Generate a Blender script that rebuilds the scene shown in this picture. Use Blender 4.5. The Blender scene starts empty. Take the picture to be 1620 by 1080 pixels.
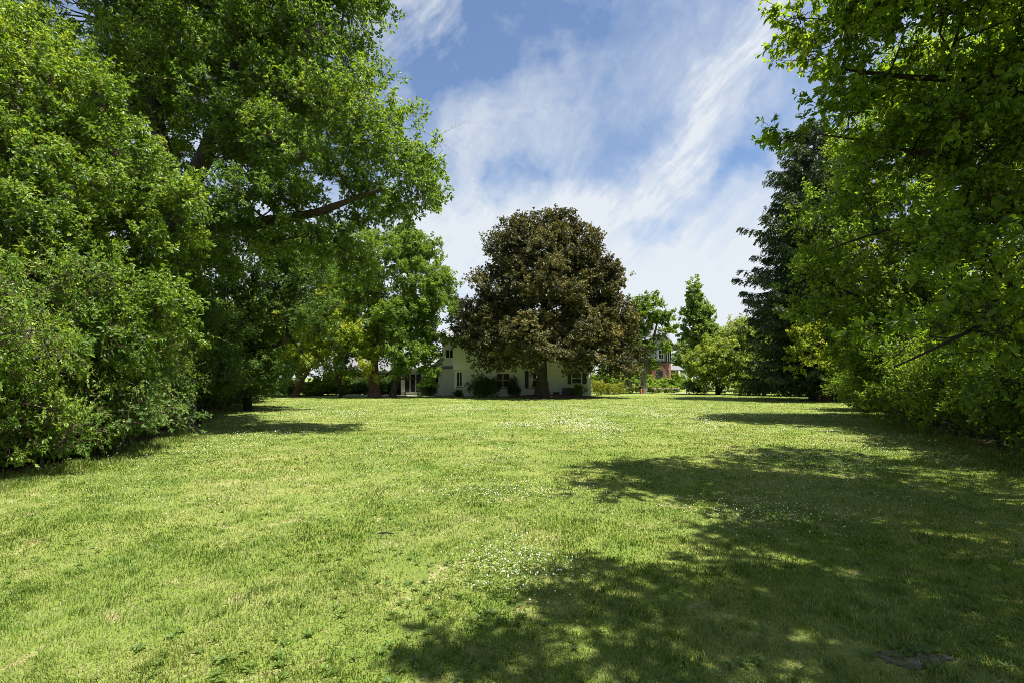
import bpy, bmesh, math, random
import numpy as np
from mathutils import Vector

# ------------------------------------------------------------------ camera, light, sky
S = bpy.context.scene
COL = S.collection
F, HZ, EYE = 810.0, 597.0, 1.6          # focal length and horizon in photograph pixels, eye height


def P(px, py, Y):
    return np.array(((px - 810) / F * Y, Y, EYE + (HZ - py) / F * Y))


cam = bpy.data.cameras.new('camera')
cam.lens, cam.sensor_width = 18.0, 36.0
cam.shift_y = (HZ - 540) / 1620
cam.clip_end = 5000
cam_o = bpy.data.objects.new('camera', cam)
cam_o.location = (0, 0, EYE)
cam_o.rotation_euler = (math.pi / 2, 0, 0)
COL.objects.link(cam_o)
S.camera = cam_o

SUN_EL, SUN_AZ = math.radians(66), math.radians(-25)   # azimuth measured from +X towards +Y
sd = Vector((math.cos(SUN_EL) * math.cos(SUN_AZ), math.cos(SUN_EL) * math.sin(SUN_AZ), math.sin(SUN_EL)))
sun = bpy.data.lights.new('sun', 'SUN')
sun.energy, sun.angle, sun.color = 5.0, math.radians(0.5), (1.0, 0.95, 0.86)
sun_o = bpy.data.objects.new('sun', sun)
sun_o.rotation_euler = sd.to_track_quat('Z', 'Y').to_euler()
COL.objects.link(sun_o)

S.view_settings.view_transform = 'Standard'
S.view_settings.look = 'None'
S.view_settings.exposure = 1.38
S.view_settings.gamma = 1
S.cycles.filter_width = 0.85
S.cycles.use_denoising = True
S.cycles.denoising_prefilter = 'NONE'
S.cycles.sample_clamp_indirect = 4.0
S.cycles.max_bounces = 8
S.cycles.diffuse_bounces = 4
S.cycles.glossy_bounces = 2
S.cycles.transmission_bounces = 5


class Nodes:
    """Short helper for node trees."""

    def __init__(self, tree):
        self.t = tree
        tree.nodes.clear()

    def n(self, kind, ins=None, **kw):
        nd = self.t.nodes.new(kind)
        for k, v in kw.items():
            setattr(nd, k, v)
        for k, v in (ins or {}).items():
            if isinstance(v, bpy.types.NodeSocket):
                self.t.links.new(v, nd.inputs[k])
            else:
                nd.inputs[k].default_value = v
        return nd

    def m(self, op, a, b=0.0, c=0.0, clamp=False):
        nd = self.n('ShaderNodeMath', {0: a, 1: b, 2: c}, operation=op)
        nd.use_clamp = clamp
        return nd.outputs[0]

    def v(self, op, a, b=(0, 0, 0)):
        nd = self.n('ShaderNodeVectorMath', {0: a, 1: b}, operation=op)
        return nd.outputs['Value'] if op in ('DOT_PRODUCT', 'LENGTH', 'DISTANCE') else nd.outputs[0]

    def noise(self, vec, scale, detail=3, rough=.55, dist=0.0):
        nd = self.n('ShaderNodeTexNoise', {'Vector': vec, 'Scale': scale, 'Detail': detail, 'Roughness': rough, 'Distortion': dist})
        return nd

    def ramp(self, fac, stops):
        nd = self.n('ShaderNodeValToRGB', {0: fac})
        e = nd.color_ramp.elements
        while len(e) < len(stops):
            e.new(.5)
        for q, (p, c) in zip(e, stops):
            q.position = p
            q.color = (*c, 1) if len(c) == 3 else c
        return nd.outputs[0]

    def sstep(self, x, a, b):
        nd = self.n('ShaderNodeMapRange', {0: x, 1: a, 2: b, 3: 0.0, 4: 1.0}, interpolation_type='SMOOTHSTEP')
        return nd.outputs[0]

    def mix(self, f, a, b):
        nd = self.n('ShaderNodeMix', data_type='RGBA')
        for k, val in ((0, f), (6, a), (7, b)):
            if isinstance(val, bpy.types.NodeSocket):
                self.t.links.new(val, nd.inputs[k])
            else:
                nd.inputs[k].default_value = val if k == 0 else (*val, 1)
        return nd.outputs[2]


def build_world():
    w = bpy.data.worlds.new('World')
    S.world = w
    w.use_nodes = True
    N = Nodes(w.node_tree)
    sky = N.n('ShaderNodeTexSky')
    sky.sky_type = 'NISHITA'
    sky.sun_disc = False
    sky.sun_elevation = SUN_EL
    sky.sun_rotation = math.pi / 2 - SUN_AZ
    sky.air_density, sky.dust_density, sky.ozone_density = 1.0, 0.6, 5.0
    tc = N.n('ShaderNodeTexCoord')
    d = tc.outputs['Generated']
    sx = N.n('ShaderNodeSeparateXYZ', {0: d})
    az = N.m('DEGREES', N.m('ARCTAN2', sx.outputs[0], sx.outputs[1]))
    el = N.m('DEGREES', N.m('ARCSINE', sx.outputs[2]))
    p0 = N.n('ShaderNodeCombineXYZ', {0: az, 1: el, 2: 0.0}).outputs[0]
    # warp of the direction plane so that cloud edges are ragged
    w1 = N.noise(p0, .10, 4, .6).outputs['Color']
    w2 = N.noise(p0, .5, 3, .6).outputs['Color']
    warp = N.v('ADD', N.n('ShaderNodeVectorMath', {0: N.v('SUBTRACT', w1, (.5, .5, .5)), 3: 9.0}, operation='SCALE').outputs[0],
               N.n('ShaderNodeVectorMath', {0: N.v('SUBTRACT', w2, (.5, .5, .5)), 3: 2.2}, operation='SCALE').outputs[0])
    warp = N.v('MULTIPLY', warp, (1, 1, 0))
    p = N.v('ADD', p0, warp)

    def seg(a, b, r0, r1):
        ax, bx = (a[0], a[1], 0), (b[0], b[1], 0)
        ba = (b[0] - a[0], b[1] - a[1], 0)
        L2 = ba[0] ** 2 + ba[1] ** 2 + 1e-6
        pa = N.v('SUBTRACT', p, ax)
        h = N.m('DIVIDE', N.v('DOT_PRODUCT', pa, ba), L2, clamp=True)
        dist = N.v('LENGTH', N.v('SUBTRACT', pa, N.n('ShaderNodeVectorMath', {0: ba, 3: h}, operation='SCALE').outputs[0]))
        return N.sstep(dist, r1, r0)

    def acc(lst):
        o = lst[0]
        for q in lst[1:]:
            o = N.m('MAXIMUM', o, q)
        return o

    streak = acc([seg((28, 35), (22.5, 28), .2, 4.2), seg((22.5, 28), (18.5, 22.5), .2, 4.2), seg((18.5, 22.5), (14.5, 19), .3, 4.6), seg((15.5, 19), (6, 17.5), .2, 4.2)])
    veil = acc([seg((-4, 24), (5, 27), 1, 8), seg((-10, 19), (4, 19), 1, 7)])
    tail = acc([seg((-14, 36), (-8, 37), .5, 4.0), seg((-12, 33.5), (-7, 35), .3, 3.0)])
    low = acc([seg((-12, 14), (30, 14), .5, 7.0), seg((6, 10), (30, 9), 2, 7.0)])
    hole = acc([seg((-10, 32.5), (8, 36.5), 1, 5.5), seg((23, 20.5), (27, 22.5), .3, 2.6), seg((13, 15.0), (18, 16.4), .3, 2.2), seg((-3, 20.5), (3, 22), .2, 2.5)])
    # fibres, stretched along the streaks
    ca, sa = math.cos(math.radians(40)), math.sin(math.radians(40))
    pf = N.v('ADD', p0, N.n('ShaderNodeVectorMath', {0: warp, 3: .28}, operation='SCALE').outputs[0])
    sp = N.n('ShaderNodeSeparateXYZ', {0: pf})
    fu = N.m('ADD', N.m('MULTIPLY', sp.outputs[0], ca), N.m('MULTIPLY', sp.outputs[1], sa))
    fv = N.m('SUBTRACT', N.m('MULTIPLY', sp.outputs[1], ca), N.m('MULTIPLY', sp.outputs[0], sa))
    fp = N.n('ShaderNodeCombineXYZ', {0: N.m('MULTIPLY', fu, .22), 1: fv, 2: 0.0}).outputs[0]
    fib = N.noise(fp, .55, 8, .62, 0.0).outputs[0]
    soft = N.noise(p0, .075, 7, .6, .7).outputs[0]
    fine = N.noise(p, .45, 8, .65).outputs[0]
    fibs = N.sstep(fib, .25, .75)
    base = N.m('MULTIPLY', N.sstep(soft, .34, .72), N.m('ADD', .45, N.m('MULTIPLY', fine, .55)))
    fil = N.sstep(N.noise(N.v('MULTIPLY', fp, (1.0, 1.0, 1.0)), 1.1, 8, .58, 0.0).outputs[0], .30, .74)
    dens = N.m('ADD', N.m('MULTIPLY', base, N.m('ADD', .50, N.m('MULTIPLY', fil, .14))), N.m('ADD', .05, N.m('MULTIPLY', fine, .10)))
    dens = N.m('ADD', dens, N.m('MULTIPLY', streak, N.m('MULTIPLY', N.m('ADD', .42, N.m('MULTIPLY', fibs, .44)), N.m('ADD', .74, N.m('MULTIPLY', fil, .26)))))
    dens = N.m('ADD', dens, N.m('MULTIPLY', veil, N.m('ADD', .06, N.m('MULTIPLY', fine, .36))))
    dens = N.m('ADD', dens, N.m('MULTIPLY', tail, N.m('MULTIPLY', fibs, .5)))
    dens = N.m('ADD', dens, N.m('MULTIPLY', low, N.m('ADD', .22, N.m('MULTIPLY', fibs, .28))))
    dens = N.m('ADD', dens, N.m('MULTIPLY', N.sstep(el, 24, 4), .66))
    dens = N.m('SUBTRACT', dens, N.m('MULTIPLY', hole, .30))
    dens = N.m('MINIMUM', N.m('MAXIMUM', dens, 0.03), .93)
    bg1 = N.n('ShaderNodeBackground', {0: sky.outputs[0], 1: 0.064})
    bg2 = N.n('ShaderNodeBackground', {0: (.90, .95, 1.0, 1), 1: .355})
    mx = N.n('ShaderNodeMixShader', {0: dens, 1: bg1.outputs[0], 2: bg2.outputs[0]})
    N.n('ShaderNodeOutputWorld', {0: mx.outputs[0]})


build_world()


# ------------------------------------------------------------------ materials
def material(name):
    m = bpy.data.materials.new(name)
    m.use_nodes = True
    N = Nodes(m.node_tree)
    out = N.n('ShaderNodeOutputMaterial')
    return m, N, out


def leaf_mat(name, dark, mid, light, trans=.42, tcol=None, rough=.45, spec=.38):
    m, N, out = material(name)
    at = N.n('ShaderNodeAttribute', attribute_name='tone').outputs['Fac']
    pos = N.n('ShaderNodeNewGeometry').outputs['Position']
    big = N.noise(pos, .9, 2).outputs[0]
    f = N.m('ADD', at, N.m('MULTIPLY', N.m('SUBTRACT', big, .5), .5), clamp=True)
    col = N.ramp(f, [(.08, dark), (.5, mid), (.92, light)])
    bs = N.n('ShaderNodeBsdfPrincipled', {'Base Color': col, 'Roughness': rough, 'Specular IOR Level': spec})
    tc = N.mix(.55, (0, 0, 0), col)
    k = tcol or (2.3, 2.0, .7)
    tcn = N.n('ShaderNodeVectorMath', {0: col, 1: k}, operation='MULTIPLY').outputs[0]
    tr = N.n('ShaderNodeBsdfTranslucent', {'Color': tcn})
    mx = N.n('ShaderNodeMixShader', {0: trans, 1: bs.outputs[0], 2: tr.outputs[0]})
    N.t.links.new(mx.outputs[0], out.inputs[0])
    return m


def bark_mat(name, a, b, scale=6.0):
    m, N, out = material(name)
    pos = N.n('ShaderNodeTexCoord').outputs['Object']
    st = N.v('MULTIPLY', pos, (1, 1, .22))
    n1 = N.noise(st, scale * 2.2, 6, .65, .6).outputs[0]
    n2 = N.noise(pos, 1.3, 3).outputs[0]
    col = N.ramp(N.m('ADD', N.m('MULTIPLY', n1, .7), N.m('MULTIPLY', n2, .3)), [(.3, a), (.7, b)])
    bp = N.n('ShaderNodeBump', {'Strength': .9, 'Distance': .04, 'Height': n1})
    bs = N.n('ShaderNodeBsdfPrincipled', {'Base Color': col, 'Roughness': .9, 'Specular IOR Level': .15, 'Normal': bp.outputs[0]})
    N.t.links.new(bs.outputs[0], out.inputs[0])
    return m


def plain(name, col, rough=.6, var=.15, scale=4.0, bump=0.0, metal=0.0, spec=.4):
    m, N, out = material(name)
    pos = N.n('ShaderNodeTexCoord').outputs['Object']
    n1 = N.noise(pos, scale, 5, .6).outputs[0]
    c = N.mix(n1, tuple(x * (1 - var) for x in col), tuple(min(1, x * (1 + var)) for x in col))
    ins = {'Base Color': c, 'Roughness': rough, 'Metallic': metal, 'Specular IOR Level': spec}
    if bump:
        ins['Normal'] = N.n('ShaderNodeBump', {'Strength': bump, 'Distance': .02, 'Height': N.noise(pos, scale * 6, 4).outputs[0]}).outputs[0]
    bs = N.n('ShaderNodeBsdfPrincipled', ins)
    N.t.links.new(bs.outputs[0], out.inputs[0])
    return m


def brick_mat(name, c1, c2, mortar, bump=.6):
    m, N, out = material(name)
    pos = N.n('ShaderNodeTexCoord').outputs['Object']
    sp = N.n('ShaderNodeSeparateXYZ', {0: pos})
    u = N.m('ADD', sp.outputs[0], sp.outputs[1])
    vec = N.n('ShaderNodeCombineXYZ', {0: u, 1: sp.outputs[2], 2: 0.0}).outputs[0]
    br = N.n('ShaderNodeTexBrick', {'Vector': vec, 'Color1': (*c1, 1), 'Color2': (*c2, 1), 'Mortar': (*mortar, 1), 'Scale': 1.0,
                                    'Mortar Size': .008, 'Brick Width': .22, 'Row Height': .075})
    n1 = N.noise(pos, 1.2, 5).outputs[0]
    c = N.mix(N.m('MULTIPLY', n1, .22), br.outputs[0], tuple(.78 * x for x in c1))
    h = N.m('SUBTRACT', 1.0, br.outputs['Fac'])
    bp = N.n('ShaderNodeBump', {'Strength': bump, 'Distance': .01, 'Height': h})
    bs = N.n('ShaderNodeBsdfPrincipled', {'Base Color': c, 'Roughness': .8, 'Normal': bp.outputs[0]})
    N.t.links.new(bs.outputs[0], out.inputs[0])
    return m


def shingle_mat(name, a, b):
    m, N, out = material(name)
    pos = N.n('ShaderNodeTexCoord').outputs['Object']
    sp = N.n('ShaderNodeSeparateXYZ', {0: pos})
    vec = N.n('ShaderNodeCombineXYZ', {0: sp.outputs[0], 1: N.m('ADD', sp.outputs[1], sp.outputs[2]), 2: 0.0}).outputs[0]
    br = N.n('ShaderNodeTexBrick', {'Vector': vec, 'Color1': (*a, 1), 'Color2': (*b, 1), 'Mortar': (*[x * .4 for x in a], 1), 'Scale': 1.0,
                                    'Mortar Size': .012, 'Brick Width': .30, 'Row Height': .16})
    bs = N.n('ShaderNodeBsdfPrincipled', {'Base Color': br.outputs[0], 'Roughness': .9})
    N.t.links.new(bs.outputs[0], out.inputs[0])
    return m


def glass_mat(name, col=(.02, .025, .03)):
    m, N, out = material(name)
    pos = N.n('ShaderNodeTexCoord').outputs['Object']
    n1 = N.noise(pos, 1.7, 3).outputs[0]
    c = N.mix(n1, tuple(.5 * x for x in col), tuple(1.6 * x for x in col))
    bp = N.n('ShaderNodeBump', {'Strength': .05, 'Distance': .02, 'Height': n1})
    bs = N.n('ShaderNodeBsdfPrincipled', {'Base Color': c, 'Roughness': .06, 'Specular IOR Level': .7, 'Normal': bp.outputs[0]})
    N.t.links.new(bs.outputs[0], out.inputs[0])
    return m


def lawn_color(N, pos):
    """Patchy lawn colour from the place itself, shared by the ground sheet and the blades."""
    a = N.noise(pos, .35, 4, .6).outputs[0]
    b = N.noise(pos, 1.6, 4, .65, .5).outputs[0]
    f = N.m('ADD', N.m('MULTIPLY', a, .55), N.m('MULTIPLY', b, .5), clamp=True)
    c = N.ramp(f, [(.33, (.082, .158, .020)), (.50, (.150, .212, .035)), (.66, (.245, .275, .080))])
    dry = N.sstep(N.noise(pos, 2.3, 5, .7, .8).outputs[0],   .56, .70)
    return N.mix(N.m('MULTIPLY', dry, .85), c, (.36, .33, .16))


def grass_mat():
    m, N, out = material('grass_blades')
    pos = N.n('ShaderNodeNewGeometry').outputs['Position']
    col = lawn_color(N, pos)
    at = N.n('ShaderNodeAttribute', attribute_name='tone').outputs['Fac']
    c = N.mix(N.sstep(at, .60, 1.0), col, (.36, .36, .17))
    c = N.mix(N.sstep(at, .42, .0), c, (.042, .105, .012))
    bs = N.n('ShaderNodeBsdfPrincipled', {'Base Color': c, 'Roughness': .5, 'Specular IOR Level': .3})
    tc = N.n('ShaderNodeVectorMath', {0: c, 1: (1.5, 1.4, .6)}, operation='MULTIPLY').outputs[0]
    tr = N.n('ShaderNodeBsdfTranslucent', {'Color': tc})
    mx = N.n('ShaderNodeMixShader', {0: .42, 1: bs.outputs[0], 2: tr.outputs[0]})
    N.t.links.new(mx.outputs[0], out.inputs[0])
    return m


def ground_mat():
    m, N, out = material('lawn_ground')
    pos = N.n('ShaderNodeNewGeometry').outputs['Position']
    c = lawn_color(N, pos)
    th = N.noise(pos, 28, 4, .7).outputs[0]
    c = N.mix(N.m('MULTIPLY', N.sstep(th, .4, .7), .6), c, (.14, .12, .055))
    bp = N.n('ShaderNodeBump', {'Strength': 1.0, 'Distance': .05, 'Height': N.noise(pos, 14, 5, .7).outputs[0]})
    bs = N.n('ShaderNodeBsdfPrincipled', {'Base Color': c, 'Roughness': .95, 'Specular IOR Level': .1, 'Normal': bp.outputs[0]})
    N.t.links.new(bs.outputs[0], out.inputs[0])
    return m


def soil_mat(name, a, b, c):
    m, N, out = material(name)
    pos = N.n('ShaderNodeNewGeometry').outputs['Position']
    v = N.n('ShaderNodeTexVoronoi', {'Vector': pos, 'Scale': 16.0})
    n1 = N.noise(pos, 9, 5, .7).outputs[0]
    col = N.ramp(N.m('ADD', N.m('MULTIPLY', v.outputs['Color'], .5), N.m('MULTIPLY', n1, .5)), [(.3, a), (.5, b), (.75, c)])
    bp = N.n('ShaderNodeBump', {'Strength': 1.0, 'Distance': .04, 'Height': v.outputs['Distance']})
    bs = N.n('ShaderNodeBsdfPrincipled', {'Base Color': col, 'Roughness': .95, 'Specular IOR Level': .1, 'Normal': bp.outputs[0]})
    N.t.links.new(bs.outputs[0], out.inputs[0])
    return m


M = {}
M['leaf_oak'] = leaf_mat('oak_leaf', (.036, .088, .014), (.095, .175, .025), (.200, .285, .054))
M['leaf_buck'] = leaf_mat('buckthorn_leaf', (.040, .095, .012), (.110, .195, .024), (.225, .305, .050))
M['leaf_shrub'] = leaf_mat('shrub_leaf', (.044, .104, .013), (.120, .208, .026), (.245, .325, .055))
M['leaf_blue'] = leaf_mat('blue_green_leaf', (.034, .088, .022), (.085, .165, .040), (.180, .260, .075))
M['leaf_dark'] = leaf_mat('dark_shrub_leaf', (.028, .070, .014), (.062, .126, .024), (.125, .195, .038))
M['leaf_lime'] = leaf_mat('lime_leaf', (.090, .150, .012), (.180, .245, .020), (.300, .330, .035))
M['leaf_green'] = leaf_mat('fresh_leaf', (.055, .115, .016), (.105, .185, .026), (.170, .250, .042))
M['leaf_right'] = leaf_mat('shaded_leaf', (.040, .088, .010), (.095, .168, .018), (.195, .275, .034), trans=.50, tcol=(2.9, 2.5, .7))
M['leaf_copper'] = leaf_mat('copper_leaf', (.016, .023, .011), (.080, .090, .030), (.225, .198, .060), trans=.20, tcol=(2.0, 1.5, .5), rough=.5, spec=.3)
M['leaf_pale'] = leaf_mat('pale_leaf', (.10, .155, .030), (.175, .240, .050), (.280, .330, .085))
M['leaf_far'] = leaf_mat('far_leaf', (.075, .130, .030), (.125, .200, .045), (.190, .270, .070))
M['needle'] = leaf_mat('spruce_needle', (.018, .042, .013), (.042, .080, .022), (.115, .140, .040), trans=.12)
M['leaf_white'] = leaf_mat('white_blossom_shrub', (.07, .13, .03), (.15, .22, .06), (.62, .64, .50))
M['leaf_yellow'] = leaf_mat('yellow_hedge_leaf', (.10, .15, .02), (.19, .235, .035), (.33, .33, .06))
M['blossom_pink'] = leaf_mat('pink_blossom', (.55, .28, .34), (.72, .48, .55), (.85, .72, .76), tcol=(1, .9, .9))
M['bark'] = bark_mat('grey_brown_bark', (.030, .024, .018), (.105, .088, .068))
M['bark_red'] = bark_mat('red_brown_bark', (.045, .025, .016), (.19, .105, .070))
M['bark_grey'] = bark_mat('grey_bark', (.045, .040, .034), (.19, .17, .145))
M['bark_dark'] = bark_mat('dark_bark', (.014, .011, .009), (.045, .036, .028))
M['twig'] = bark_mat('pale_twig', (.045, .035, .026), (.14, .11, .085), 10)
M['grass'] = grass_mat()
M['ground'] = ground_mat()
M['soil'] = soil_mat('leaf_litter', (.05, .035, .022), (.13, .095, .062), (.26, .20, .14))
M['mulch'] = soil_mat('bark_mulch', (.03, .018, .012), (.11, .06, .035), (.32, .20, .12))
M['dirt'] = soil_mat('bare_dirt', (.07, .06, .04), (.13, .115, .08), (.22, .19, .145))
M['clover'] = leaf_mat('clover_leaf', (.05, .10, .014), (.075, .14, .022), (.12, .18, .035))
M['petal'] = leaf_mat('clover_blossom', (.50, .50, .40), (.66, .66, .56), (.80, .80, .72), trans=.15, tcol=(1, 1, .9))
M['white'] = plain('white_paint', (.78, .78, .76), .5, .05)
M['whitebrick'] = brick_mat('white_painted_brick', (.83, .85, .82), (.80, .82, .79), (.75, .77, .74), .03)
M['siding'] = plain('white_siding', (.86, .87, .82), .5, .05, 2)
M['shingle'] = shingle_mat('grey_shingle', (.17, .17, .18), (.25, .25, .26))
M['glass'] = glass_mat('dark_glass')
M['glass_warm'] = glass_mat('warm_glass', (.06, .05, .025))
M['black'] = plain('black_paint', (.012, .013, .018), .5, .2)
M['navy'] = plain('dark_blue_metal', (.012, .016, .030), .35, .2)
M['brown'] = plain('brown_blind', (.06, .028, .018), .7, .2)
M['sill'] = plain('tan_stone', (.32, .25, .16), .8, .2)
M['redbrick'] = brick_mat('red_brick', (.19, .055, .038), (.14, .042, .030), (.20, .13, .10), .06)
M['stucco'] = plain('white_stucco', (.50, .51, .52), .8, .08)
M['timber'] = plain('dark_timber', (.018, .017, .018), .7, .2)
M['slate'] = shingle_mat('slate_roof', (.13, .13, .145), (.19, .19, .205))
M['wood'] = plain('weathered_wood', (.16, .12, .085), .8, .3, 8)
M['concrete'] = plain('concrete', (.42, .41, .38), .9, .15, 3)
M['asphalt'] = plain('asphalt', (.06, .06, .062), .95, .25, 8)
M['orange'] = plain('orange_plastic', (.62, .16, .05), .5, .1)
M['carblue'] = plain('blue_car_paint', (.045, .09, .24), .25, .05, spec=.7)
M['carsilver'] = plain('silver_car_paint', (.45, .47, .50), .3, .05, metal=.4)
M['tyre'] = plain('tyre_rubber', (.015, .015, .015), .9, .2)
M['rim'] = plain('rim_metal', (.4, .4, .42), .35, .1, metal=.8)
M['taillight'] = plain('red_lens', (.55, .015, .015), .25, .05)


# ------------------------------------------------------------------ mesh helpers
class Acc:
    """Vertices, quads and triangles collected into one mesh."""

    def __init__(self):
        self.v, self.q, self.t, self.tone, self.n = [], [], [], [], 0

    def add(self, V, quads=None, tris=None, tone=None):
        V = np.asarray(V, dtype=np.float32).reshape(-1, 3)
        self.v.append(V)
        if quads is not None and len(quads):
            self.q.append(np.asarray(quads, dtype=np.int32).reshape(-1, 4) + self.n)
        if tris is not None and len(tris):
            self.t.append(np.asarray(tris, dtype=np.int32).reshape(-1, 3) + self.n)
        self.tone.append(np.full(len(V), .5, np.float32) if tone is None else np.asarray(tone, np.float32))
        self.n += len(V)

    def merge(self, other):
        """Another set of faces as a second material of the same mesh."""
        self.split = (sum(map(len, self.q)), sum(map(len, self.t)))
        off = self.n
        self.v += other.v; self.tone += other.tone
        self.q += [a + off for a in other.q]; self.t += [a + off for a in other.t]
        self.n += other.n
        return self

    split = None

    def mesh(self, name, mats, origin=(0, 0, 0), smooth=False):
        me = bpy.data.meshes.new(name)
        V = np.concatenate(self.v) - np.asarray(origin, np.float32)
        q = np.concatenate(self.q) if self.q else np.zeros((0, 4), np.int32)
        t = np.concatenate(self.t) if self.t else np.zeros((0, 3), np.int32)
        nq, nt = len(q), len(t)
        me.vertices.add(len(V))
        me.vertices.foreach_set('co', V.astype(np.float32).ravel())
        me.loops.add(nq * 4 + nt * 3)
        me.loops.foreach_set('vertex_index', np.concatenate([q.ravel(), t.ravel()]).astype(np.int32))
        me.polygons.add(nq + nt)
        ls = np.concatenate([np.arange(nq) * 4, nq * 4 + np.arange(nt) * 3]).astype(np.int32)
        me.polygons.foreach_set('loop_start', ls)
        if self.split:
            mi = np.ones(nq + nt, np.int32)
            mi[:self.split[0]] = 0; mi[nq:nq + self.split[1]] = 0
            me.polygons.foreach_set('material_index', mi)
        me.polygons.foreach_set('use_smooth', np.full(nq + nt, smooth))
        at = me.attributes.new('tone', 'FLOAT', 'POINT')
        at.data.foreach_set('value', np.concatenate(self.tone))
        me.update(calc_edges=True)
        for m in (mats if isinstance(mats, (list, tuple)) else [mats]):
            me.materials.append(m)
        return me


def link(name, data, parent=None, loc=(0, 0, 0)):
    o = bpy.data.objects.new(name, data)
    COL.objects.link(o)
    o.location = loc
    if parent is not None:
        o.parent = parent
    return o


def tag(o, label=None, cat=None, group=None, kind=None):
    for k, v in (('label', label), ('category', cat), ('group', group), ('kind', kind)):
        if v:
            o[k] = v
    return o


def thing(name, label, cat, loc=(0, 0, 0), group=None):
    return tag(link(name, None, None, tuple(float(x) for x in loc)), label, cat, group)


def copy_tree(o, parent=None):
    c = o.copy()
    COL.objects.link(c)
    if parent is not None:
        c.parent = parent
    for ch in list(o.children):
        copy_tree(ch, c)
    return c


def unit(a):
    return a / np.maximum(np.linalg.norm(a, axis=-1, keepdims=True), 1e-9)


def polytube(acc, pts, radii, sides=8, rng=None, flare=0.0):
    """A tapered tube through points, smoothed with Catmull-Rom."""
    pts, radii = np.asarray(pts, float), np.asarray(radii, float)
    k = len(pts)
    if k > 2:
        ext = np.vstack([2 * pts[0] - pts[1], pts, 2 * pts[-1] - pts[-2]])
        out, rr = [], []
        for i in range(k - 1):
            p0, p1, p2, p3 = ext[i:i + 4]
            for s in np.linspace(0, 1, 5)[:-1]:
                out.append(.5 * ((2 * p1) + (-p0 + p2) * s + (2 * p0 - 5 * p1 + 4 * p2 - p3) * s * s + (-p0 + 3 * p1 - 3 * p2 + p3) * s ** 3))
                rr.append(radii[i] * (1 - s) + radii[i + 1] * s)
        out.append(pts[-1]); rr.append(radii[-1])
        pts, radii = np.array(out), np.array(rr)
    n = len(pts)
    tan = unit(np.gradient(pts, axis=0))
    ref = np.array([0.31, .95, .05]) if abs(tan[0][2]) > .5 else np.array([0.05, .1, 1.0])
    X = unit(np.cross(tan, ref)); Y = np.cross(tan, X)
    a = np.arange(sides) * 2 * np.pi / sides
    ring = X[:, None] * np.cos(a)[None, :, None] + Y[:, None] * np.sin(a)[None, :, None]
    wob = 1.0
    if rng is not None:
        wob = 1 + .10 * np.sin(a * 3 + rng.uniform(0, 6))[None, :, None] + .06 * rng.standard_normal((n, sides, 1))
    V = pts[:, None] + ring * radii[:, None, None] * wob
    i, j = np.meshgrid(np.arange(n - 1), np.arange(sides), indexing='ij')
    q = np.stack([i * sides + j, i * sides + (j + 1) % sides, (i + 1) * sides + (j + 1) % sides, (i + 1) * sides + j], -1)
    acc.add(V, q)


def tubes(acc, A, B, r0, r1, sides=4, bend=None):
    """Many tapered two-piece tubes at once; bend moves the middle."""
    A, B = np.asarray(A, float), np.asarray(B, float)
    m = len(A)
    if m == 0:
        return
    r0 = np.broadcast_to(np.asarray(r0, float), (m,)); r1 = np.broadcast_to(np.asarray(r1, float), (m,))
    mid = (A + B) / 2 + (0 if bend is None else bend)
    Pn = np.stack([A, mid, B], 1)
    R = np.stack([r0, (r0 + r1) / 2, r1], 1)
    T = unit(B - A)
    ref = np.where(np.abs(T[:, 2:3]) > .8, np.array([[1., .2, 0]]), np.array([[.1, .2, 1.]]))
    X = unit(np.cross(T, ref)); Y = np.cross(T, X)
    a = np.arange(sides) * 2 * np.pi / sides
    ring = X[:, None] * np.cos(a)[None, :, None] + Y[:, None] * np.sin(a)[None, :, None]
    V = Pn[:, :, None] + ring[:, None] * R[:, :, None, None]
    base = (np.arange(m) * 3 * sides)[:, None, None]
    i, j = np.meshgrid(np.arange(2), np.arange(sides), indexing='ij')
    q = np.stack([i * sides + j, i * sides + (j + 1) % sides, (i + 1) * sides + (j + 1) % sides, (i + 1) * sides + j], -1).reshape(1, -1, 4)
    acc.add(V, (q + base).reshape(-1, 4))


def add_leaves(acc, B, D, N, L, W, tone, mode=0, rng=None):
    """Leaf blades: mode 0 a folded rhombus, mode 1 a curved leaf with a midrib."""
    n = len(B)
    if n == 0:
        return
    D = unit(D)
    N = unit(N - D * np.sum(N * D, -1, keepdims=True))
    Sd = np.cross(D, N)
    L = L[:, None]; W = W[:, None]
    if mode == 0:
        m = B + D * L * .45 + N * W * .16
        V = np.stack([B, m + Sd * W * .5, B + D * L - N * L * .10, m - Sd * W * .5], 1)
        b = (np.arange(n) * 4)[:, None]
        t = np.concatenate([b + np.array([[0, 1, 2]]), b + np.array([[0, 2, 3]])])
        acc.add(V, None, t, np.repeat(tone, 4))
    else:
        p1 = B + D * L * .30 + N * L * .03
        p2 = B + D * L * .66 - N * L * .01
        tip = B + D * L - N * L * .16
        up = N * W * .14
        V = np.stack([B, p1 + Sd * W * .42 + up, p1, p1 - Sd * W * .42 + up, p2 + Sd * W * .40 + up, p2, p2 - Sd * W * .40 + up, tip], 1)
        b = (np.arange(n) * 8)[:, None]
        t = np.concatenate([b + np.array([x]) for x in ([0, 1, 2], [0, 2, 3], [4, 7, 5], [5, 7, 6])])
        q = np.concatenate([b + np.array([x]) for x in ([1, 4, 5, 2], [2, 5, 6, 3])])
        acc.add(V, q, t, np.repeat(tone, 8))


def frames(A, rng):
    A = unit(A)
    X = unit(np.cross(A, rng.standard_normal(A.shape)))
    Y = np.cross(A, X)
    return np.stack([X, Y, A], -1)


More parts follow.
